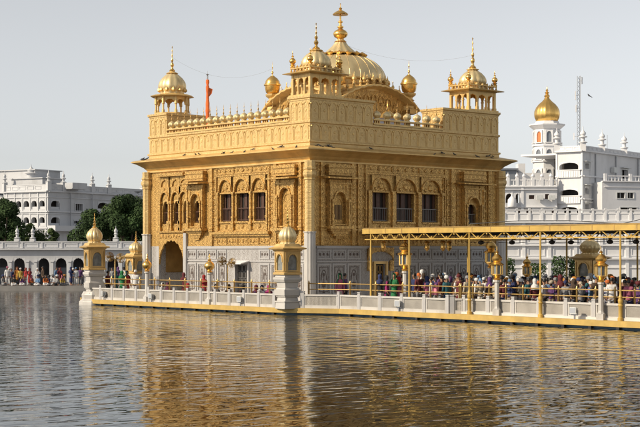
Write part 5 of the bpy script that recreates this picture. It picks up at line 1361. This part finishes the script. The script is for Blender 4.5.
class Fig:
    """joints in metres, facing -y, feet on z = 0"""
    def __init__(s, pose): s.V = []; s.E = []; s.Rr = []; s.pose = pose
    def v(s, p, r, link=None):
        s.V.append(tuple(p)); s.Rr.append(r)
        if link is not None: s.E.append((link, len(s.V)-1))
        return len(s.V)-1
def build_person(pose, garb, head):
    root = empty('person', (0,0,0)); tag(root, cat='person')
    sit = pose == 'sit'; hz = .48 if sit else .88
    if sit: hz = .14
    f = Fig(pose)
    pel = f.v((0,0,hz), (.13,.10)); ab = f.v((0,.0,hz+.18), (.12,.09), pel); ch = f.v((0,.01,hz+.40), (.15,.10), ab)
    nb = f.v((0,.01,hz+.54), .055, ch); nk = f.v((0,0,hz+.60), .05, nb)
    hd = f.v((0,-.015,hz+.68), (.072,.085), nk); tp = f.v((0,-.01,hz+.77), (.075,.09), hd); f.v((0,.0,hz+.82), (.05,.06), tp)
    nose = f.v((0,-.10,hz+.70), .012, hd)
    S_ = {}
    for s_ in (-1, 1):
        sh = f.v((s_*.17,.01,hz+.49), .055, ch)
        if pose == 'down': el, wr = (s_*.22,.03,hz+.21), (s_*.23,-.03,hz-.03)
        elif pose == 'fold': el, wr = (s_*.21,.0,hz+.22), (s_*.07,-.19,hz+.24)
        elif pose == 'raise': el, wr = ((s_*.24,-.04,hz+.24), (s_*.17,-.20,hz+.42)) if s_ > 0 else ((s_*.22,.02,hz+.21), (s_*.23,-.05,hz-.02))
        else: el, wr = (s_*.22,-.06,hz+.22), (s_*.13,-.28,hz+.15)
        e = f.v(el, .042, sh); w = f.v(wr, .030, e)
        d_ = (Vector(wr)-Vector(el)).normalized(); side = d_.cross(Vector((s_,0,0))).normalized(); ax = Vector((s_*.3,1,0)).normalized()
        lat = d_.cross(ax).normalized(); 
        pm = f.v(Vector(wr)+d_*.06, (.035,.020), w)
        for k, (o_, L_) in enumerate(((-.027,.055),(-.009,.070),(.009,.075),(.027,.064))):
            b0 = Vector(wr)+d_*.10+lat*o_; b = f.v(b0, .010, pm); c = f.v(b0+d_*L_*.55-ax*.012, .009, b); f.v(b0+d_*L_*.9-ax*.035, .008, c)
        t = f.v(Vector(wr)+d_*.05+lat*.045-ax*.015, .011, pm); f.v(Vector(wr)+d_*.09+lat*.058-ax*.03, .009, t)
        hp = f.v((s_*.09,0,hz-.06), (.09,.09), pel)
        if sit: kn, an, toe = (s_*.26,-.34,.14), (s_*.02-s_*.06,-.36,.07), (s_*-.10,-.42,.05)
        else: kn, an, toe = (s_*.10,-.02,.47), (s_*.10,.02,.08), (s_*.12,-.14,.035)
        k = f.v(kn, .06, hp); a = f.v(an, .042, k); f.v(toe, (.04,.028), a)
    body = bpy.data.objects.new('body', skin_mesh('body', f.V, f.E, f.Rr, M['skin'], 1)); COL.objects.link(body); body.parent = root
    # eyes and mouth as small dark marks set into the face
    m_ = MB()
    for s_ in (-1, 1): m_.lathe([(.002,-.010),(.011,-.004),(.011,.004),(.002,.010)], (s_*.03,-.096,hz+.725), 6)
    m_.box(-.022,.022,-.099,-.09,hz+.655,hz+.662); m_.build('eye', M['hair'], root, local=True)
    # clothing: kurta with sleeves, trousers
    g = Fig(pose); hem = {'kurta': .46, 'shirt': .78, 'long': .18}[garb] if not sit else .10
    a0 = g.v((0,0,hz+.10), (.165,.125))
    if not sit:
        b0 = g.v((0,0,(hem+hz)/2), (.20,.16) if garb != 'shirt' else (.17,.13), a0); g.v((0,0,hem), (.22,.18) if garb != 'shirt' else (.175,.135), b0)
    else:
        g.v((0,-.10,.12), (.30,.20), a0)
    c0 = g.v((0,.01,hz+.40), (.18,.125), a0); g.v((0,.01,hz+.54), (.085,.075), c0)
    for s_ in (-1, 1):
        sh = g.v((s_*.175,.01,hz+.485), .075, c0)
        if pose == 'down': el, wr = (s_*.22,.03,hz+.21), (s_*.23,-.03,hz-.01)
        elif pose == 'fold': el, wr = (s_*.21,.0,hz+.22), (s_*.09,-.175,hz+.24)
        elif pose == 'raise': el, wr = ((s_*.24,-.04,hz+.24), (s_*.175,-.19,hz+.40)) if s_ > 0 else ((s_*.22,.02,hz+.21), (s_*.23,-.045,hz))
        else: el, wr = (s_*.22,-.06,hz+.22), (s_*.14,-.26,hz+.155)
        e = g.v(el, .060, sh); g.v(wr, .052, e)
    k = bpy.data.objects.new('kurta' if garb != 'shirt' else 'shirt', skin_mesh('kurta', g.V, g.E, g.Rr, M['cloth'], 1)); COL.objects.link(k); k.parent = root
    if not sit and garb != 'long':
        h = Fig(pose); p_ = h.v((0,0,.86), (.155,.12))
        for s_ in (-1, 1):
            q = h.v((s_*.095,0,.72), (.105,.105), p_); n_ = h.v((s_*.10,-.02,.46), .085, q); h.v((s_*.10,.02,.10), .062, n_)
        t = bpy.data.objects.new('trousers', skin_mesh('trousers', h.V, h.E, h.Rr, M['cloth'], 1)); COL.objects.link(t); t.parent = root
    elif sit:
        h = Fig(pose); p_ = h.v((0,0,.15), (.19,.16))
        for s_ in (-1, 1): q = h.v((s_*.27,-.34,.14), .085, p_); h.v((s_*-.02,-.38,.08), .065, q)
        t = bpy.data.objects.new('trousers', skin_mesh('trousers', h.V, h.E, h.Rr, M['cloth'], 1)); COL.objects.link(t); t.parent = root
    z = hz+.76
    m_ = MB()
    if head == 'turban':
        m_.lathe([(.088,-.03),(.118,.0),(.132,.04),(.128,.085),(.105,.125),(.07,.15),(.03,.165),(.005,.17)], (0,.005,z), 18, .06, 7, sy=1.12)
        m_.tube([(-.11,-.06,z-.0),(-.05,-.125,z+.05),(.0,-.13,z+.10),(.03,-.10,z+.15)], [.02,.035,.035,.015], 6)
        m_.build('turban', M['cloth'], root, True, local=True)
        b = MB(); b.lathe([(.02,-.16),(.055,-.12),(.075,-.07),(.078,-.04)], (0,-.035,z), 12); b.build('beard', M['hair'], root, True, local=True)
    elif head == 'kerchief':
        m_.lathe([(.094,-.04),(.102,.0),(.100,.04),(.085,.08),(.05,.105),(.005,.112)], (0,.0,z), 16, sy=1.18)
        m_.tube([(0,.10,z-.02),(0,.13,z-.08),(.01,.12,z-.16)], [.03,.035,.01], 6)
        m_.build('kerchief', M['cloth'], root, True, local=True)
    elif head == 'scarf':
        # hood open at the face, falling over the shoulders
        n = 18; prof = [(.03,.128),(.075,.108),(.106,.06),(.114,.0),(.108,-.06),(.092,-.12),(.098,-.165),(.15,-.205),(.205,-.25),(.225,-.36),(.215,-.46)]
        vs = []; fs = []
        for (r, zz) in prof:
            for i in range(n+1):
                t = R(-90)+R(48)+(2*PI-R(96))*i/n; vs.append((r*math.cos(t)*(1 if zz > -.2 else 1.0), r*math.sin(t)*1.1+.005, z+zz))
        for j in range(len(prof)-1):
            for i in range(n): a = j*(n+1)+i; fs.append((a,a+1,a+n+2,a+n+1))
        fs.append(tuple(range(n+1))); m_.add(vs, fs)
        so = m_.build('headscarf', M['cloth'], root, True, local=True); sm = so.modifiers.new('thick', 'SOLIDIFY'); sm.thickness = .012
        b = MB(); b.lathe([(.078,-.05),(.086,.0),(.084,.05),(.06,.085),(.005,.1)], (0,.012,z), 14, sy=1.12); b.build('hair', M['hair'], root, True, local=True)
    else:
        b = MB(); b.lathe([(.080,-.06),(.092,.0),(.090,.05),(.065,.09),(.005,.105)], (0,.016,z), 14, sy=1.12); b.build('hair', M['hair'], root, True, local=True)
    return root

COLS = {'white': (.58,.58,.58), 'cream': (.38,.33,.25), 'blue': (.10,.19,.33), 'navy': (.02,.03,.10), 'black': (.015,.015,.017), 'grey': (.22,.22,.23),
        'maroon': (.10,.015,.02), 'red': (.30,.025,.025), 'orange': (.48,.13,.03), 'saffron': (.46,.20,.03), 'yellow': (.42,.31,.07), 'green': (.02,.17,.06),
        'pink': (.36,.10,.17), 'purple': (.09,.035,.13), 'brown': (.06,.038,.025), 'teal': (.02,.10,.12), 'magenta': (.28,.02,.12)}
PROTO = {}
KINDS = {'turban_down': ('down','kurta','turban'), 'turban_fold': ('fold','shirt','turban'), 'bare_raise': ('raise','shirt','bare'), 'kerchief_fold': ('fold','kurta','kerchief'), 'kerchief_down': ('down','shirt','kerchief'), 'kerchief_raise': ('raise','kurta','kerchief'),
         'scarf_fold': ('fold','long','scarf'), 'scarf_down': ('down','kurta','scarf'), 'bare_down': ('down','shirt','bare'), 'sit_turban': ('sit','kurta','turban'), 'sit_scarf': ('sit','kurta','scarf')}
HW = {'turban': 'turban', 'kerchief': 'kerchief', 'scarf': 'headscarf', 'bare': 'bare dark hair'}
used = set(); rl = random.Random(5)
PAL_T = ['white','grey','blue','navy','black','maroon','brown','purple','teal']
PAL_H = ['white','navy','black','maroon','grey','brown','saffron','blue']
def person(kind, loc, rz, sc, top, bottom, headc, where, group, extra=''):
    if kind not in PROTO: PROTO[kind] = build_person(*KINDS[kind]); r = PROTO[kind]
    else: r = copy_tree(PROTO[kind])
    pose, garb, head = KINDS[kind]
    if headc is None and head != 'bare': headc = top
    def lab_of(t, h):
        hw = 'black hair' if head == 'bare' else h+' '+HW[head]
        return f"person in {t} {gar} and {hw}, {where}"
    gar = {'kurta': 'tunic', 'shirt': 'shirt', 'long': 'dress'}[garb]
    opts = [(top, headc)] + [(t, h) for t in rl.sample(PAL_T, len(PAL_T)) for h in ([None] if head == 'bare' else rl.sample(PAL_H, len(PAL_H)))]
    for (t, h) in opts:
        lab = lab_of(t, h)
        if lab not in used:
            used.add(lab); place(r, loc, rz, sc, lab, group); paint(r, t, bottom, h); return r
def paint(r, top, bottom, headc):
    for c in r.children:
        nm = c.name.split('.')[0]
        if nm in ('kurta', 'shirt'): c.color = (*COLS[top], 1)
        elif nm == 'trousers': c.color = (*COLS[bottom or top], 1)
        elif nm in ('turban', 'kerchief', 'headscarf'): c.color = (*COLS[headc or top], 1)
rr = random.Random(21)
heads = ['white','white','white','saffron','navy','navy','black','black','maroon','orange','blue','grey','grey','cream']
tops = ['white','white','cream','grey','blue','navy','black','maroon','brown','brown','purple','teal','black','grey','navy','maroon','pink']
kinds_w = ['turban_down','turban_fold','kerchief_down','kerchief_fold','kerchief_down','kerchief_raise','bare_raise','scarf_fold','scarf_down','bare_down','bare_down','bare_down']
# crowd on the causeway, rows parallel to the railing
CG = 'crowd waiting on the causeway under the canopy'
zones = [(-12.6,'by first stout column'), (-16.4,'left of middle stout column'), (-20.0,'right of middle stout column'), (-60,'near last stout column')]
def zone(y, row):
    px_ = None
    for i, (lim, w) in enumerate(zones):
        if y > lim: break
    return ['by the railing', 'in second row', 'in third row', 'in fourth row', 'in fifth row', 'in sixth row', 'in back row'][row]+' '+zones[i][1]
n_made = 0
for row, x in enumerate((-.75, -.1, .6, 1.35, 2.2, 3.1, 4.1)):
    y = -8.6-rr.random()*.5 - (1.5 if row == 0 else 0)
    stop = YU(650, x)
    while y > stop:
        y -= .37+.22*rr.random()
        kd = rr.choice(kinds_w); hc = rr.choice(heads); tp_ = rr.choice(tops); bt = rr.choice(['white','grey','black','brown','navy','cream'])
        if kd.startswith('scarf'): hc = rr.choice(['brown','maroon','white','black','black','grey','navy','purple','maroon','red'])
        if person(kd, (x+rr.gauss(0,.12), y, DK), PI+rr.gauss(0,.6), .935+rr.gauss(.0,.045), tp_, bt, hc, zone(y, row), CG): n_made += 1
# people waiting in the shade near the marble wall
for i in range(14):
    x = .4+rr.random()*4.5; y = -6.0-rr.random()*2.6
    person(rr.choice(kinds_w), (x, y, DK), PI+rr.gauss(0,1.0), .98+rr.gauss(0,.04), rr.choice(['brown','grey','maroon','black','navy','cream']), 'grey', rr.choice(['white','maroon','black','brown','orange']), 'before shaded marble wall', CG)
PG = 'pilgrims on the platform'
def at_line(px, x): return (x, YU(px, x), DK)
person('scarf_down', at_line(340, -.9), -.6, .97, 'pink', 'pink', 'green', 'at the shaded railing left of the canopy', PG)
person('bare_down', at_line(345, -.5), .4, .98, 'purple', 'black', None, 'beside the pink tunic at the shaded railing', PG)
person('scarf_fold', at_line(394, -.8), -1.0, 1.0, 'green', 'green', 'green', 'right of the first canopy column', PG)
person('scarf_down', at_line(387, -.4), .8, .93, 'magenta', 'black', 'black', 'right of the first canopy column', PG)
person('scarf_down', at_line(380, .2), 2.0, .95, 'black', 'black', 'navy', 'before the dark temple doorway', PG)
person('scarf_down', at_line(399, -.5), 2.5, .90, 'pink', 'grey', 'red', 'next to the lantern by the doorway', PG)
person('kerchief_down', at_line(135.5, -2.2), -.8, 1.0, 'white', 'white', 'white', 'by the railing near the left kiosks', PG)
person('scarf_down', at_line(116, -2.1), 1.2, .95, 'teal', 'teal', 'teal', 'behind the railing by the left pole fan', PG)
person('scarf_fold', at_line(122, -2.0), 2.0, .95, 'green', 'green', 'green', 'behind the railing by the left pole fan', PG)
person('scarf_down', at_line(127, -1.6), .0, .95, 'red', 'red', 'teal', 'behind the railing by the left pole fan', PG)
person('bare_down', at_line(108, -2.2), .5, .95, 'maroon', 'black', None, 'next to the far left kiosk', PG)
person('scarf_down', at_line(184, -1.6), 1.0, .92, 'maroon', 'maroon', 'maroon', 'in front of the arched porch', PG)
person('scarf_down', at_line(204, -2.0), 2.2, .86, 'red', 'red', 'red', 'beside the globe lamp before the marble wall', PG)
for (px, c, h) in ((163,'white','white'), (168,'pink','pink'), (188,'red','red'), (216,'brown','black'), (229,'orange','brown'), (243,'maroon','black'), (262,'grey','navy'), (269,'magenta','magenta'), (256,'purple','maroon')):
    person('sit_scarf', at_line(px, -2.35), rr.random()*6, 1.0, c, c, h, 'on the floor behind the left parapet', PG)
# pilgrims on the far walkway
FG_ = 'pilgrims on the far walkway'
far = [('sit_turban',3,0,'grey','navy'),('sit_scarf',5.5,.3,'white','grey'),('kerchief_down',7.5,0,'white','pink'),('bare_down',11.5,.6,'navy',None),('kerchief_down',9.6,1.2,'cream','white'),('scarf_down',17,.3,'saffron','orange'),
       ('kerchief_down',20.5,0,'yellow','white'),('scarf_down',25.6,-.2,'red','red'),('scarf_fold',29.5,.6,'red','maroon'),('sit_scarf',31.5,0,'orange','pink'),('kerchief_raise',37.6,-.3,'white','white'),('bare_down',42.7,1.0,'brown',None),
       ('sit_turban',38,-.6,'blue','navy'),('sit_scarf',45.8,-.5,'orange','brown'),('sit_turban',49.3,0,'navy','black'),('sit_turban',53,-.2,'white','grey'),('bare_down',56.5,.8,'blue',None),('scarf_down',59.8,.8,'maroon','red'),('sit_turban',57,-.6,'grey','white'),
       ('sit_scarf',62.5,0,'yellow','pink'),('sit_turban',64.5,.3,'white','saffron'),('scarf_fold',71,-.3,'navy','navy'),('kerchief_down',73.2,.4,'navy','white'),('kerchief_down',76,-.2,'white','blue'),('bare_down',80,.3,'navy',None),('scarf_down',82.5,.9,'grey','cream'),('sit_scarf',22.5,-.4,'purple','yellow'),('sit_turban',14,-.5,'black','maroon'),
       ('scarf_down',-3,.3,'teal','teal'),('kerchief_down',-8,.2,'white','yellow'),('bare_down',112,.8,'grey',None),('scarf_down',118,.6,'purple','purple'),('turban_down',124,1.2,'white','black')]
for (kd, px, dy, tp_, hc) in far:
    p = at(px, 124.2+dy, z=ZA)
    person(kd, p, -ANG+rr.gauss(0,1.0), .90+rr.gauss(0,.03), tp_, rr.choice(['white','grey','black']), hc, 'on the far walkway before the arcade', FG_)
# pink bag hung on the causeway railing
bgp = empty('shoulder_bag', (-1.32, YU(435.5, -1.32), 1.20), label='pink cloth bag hanging on the brass railing left of the second large column', cat='bag')
x, y = bgp.location.x, bgp.location.y
m_ = MB(); m_.add([(x-.10,y-.17,1.18),(x-.10,y+.17,1.18),(x-.09,y+.14,1.55),(x-.09,y-.14,1.55),(x+.05,y-.17,1.18),(x+.05,y+.17,1.18),(x+.03,y+.14,1.55),(x+.03,y-.14,1.55)], [(0,1,2,3),(7,6,5,4),(0,4,5,1),(1,5,6,2),(2,6,7,3),(3,7,4,0)])
M['pink'] = mat('pink_cloth', (.62,.20,.27), .8, noise=(6,.12)); m_.build('body', M['pink'], bgp, bevel=.03)
m_ = MB(); m_.tube([(x-.04,y-.10,1.54),(x-.02,y-.05,1.68),(x-.02,y+.05,1.68),(x-.04,y+.10,1.54)], .014, 5); m_.build('strap', M['pink'], bgp, True)
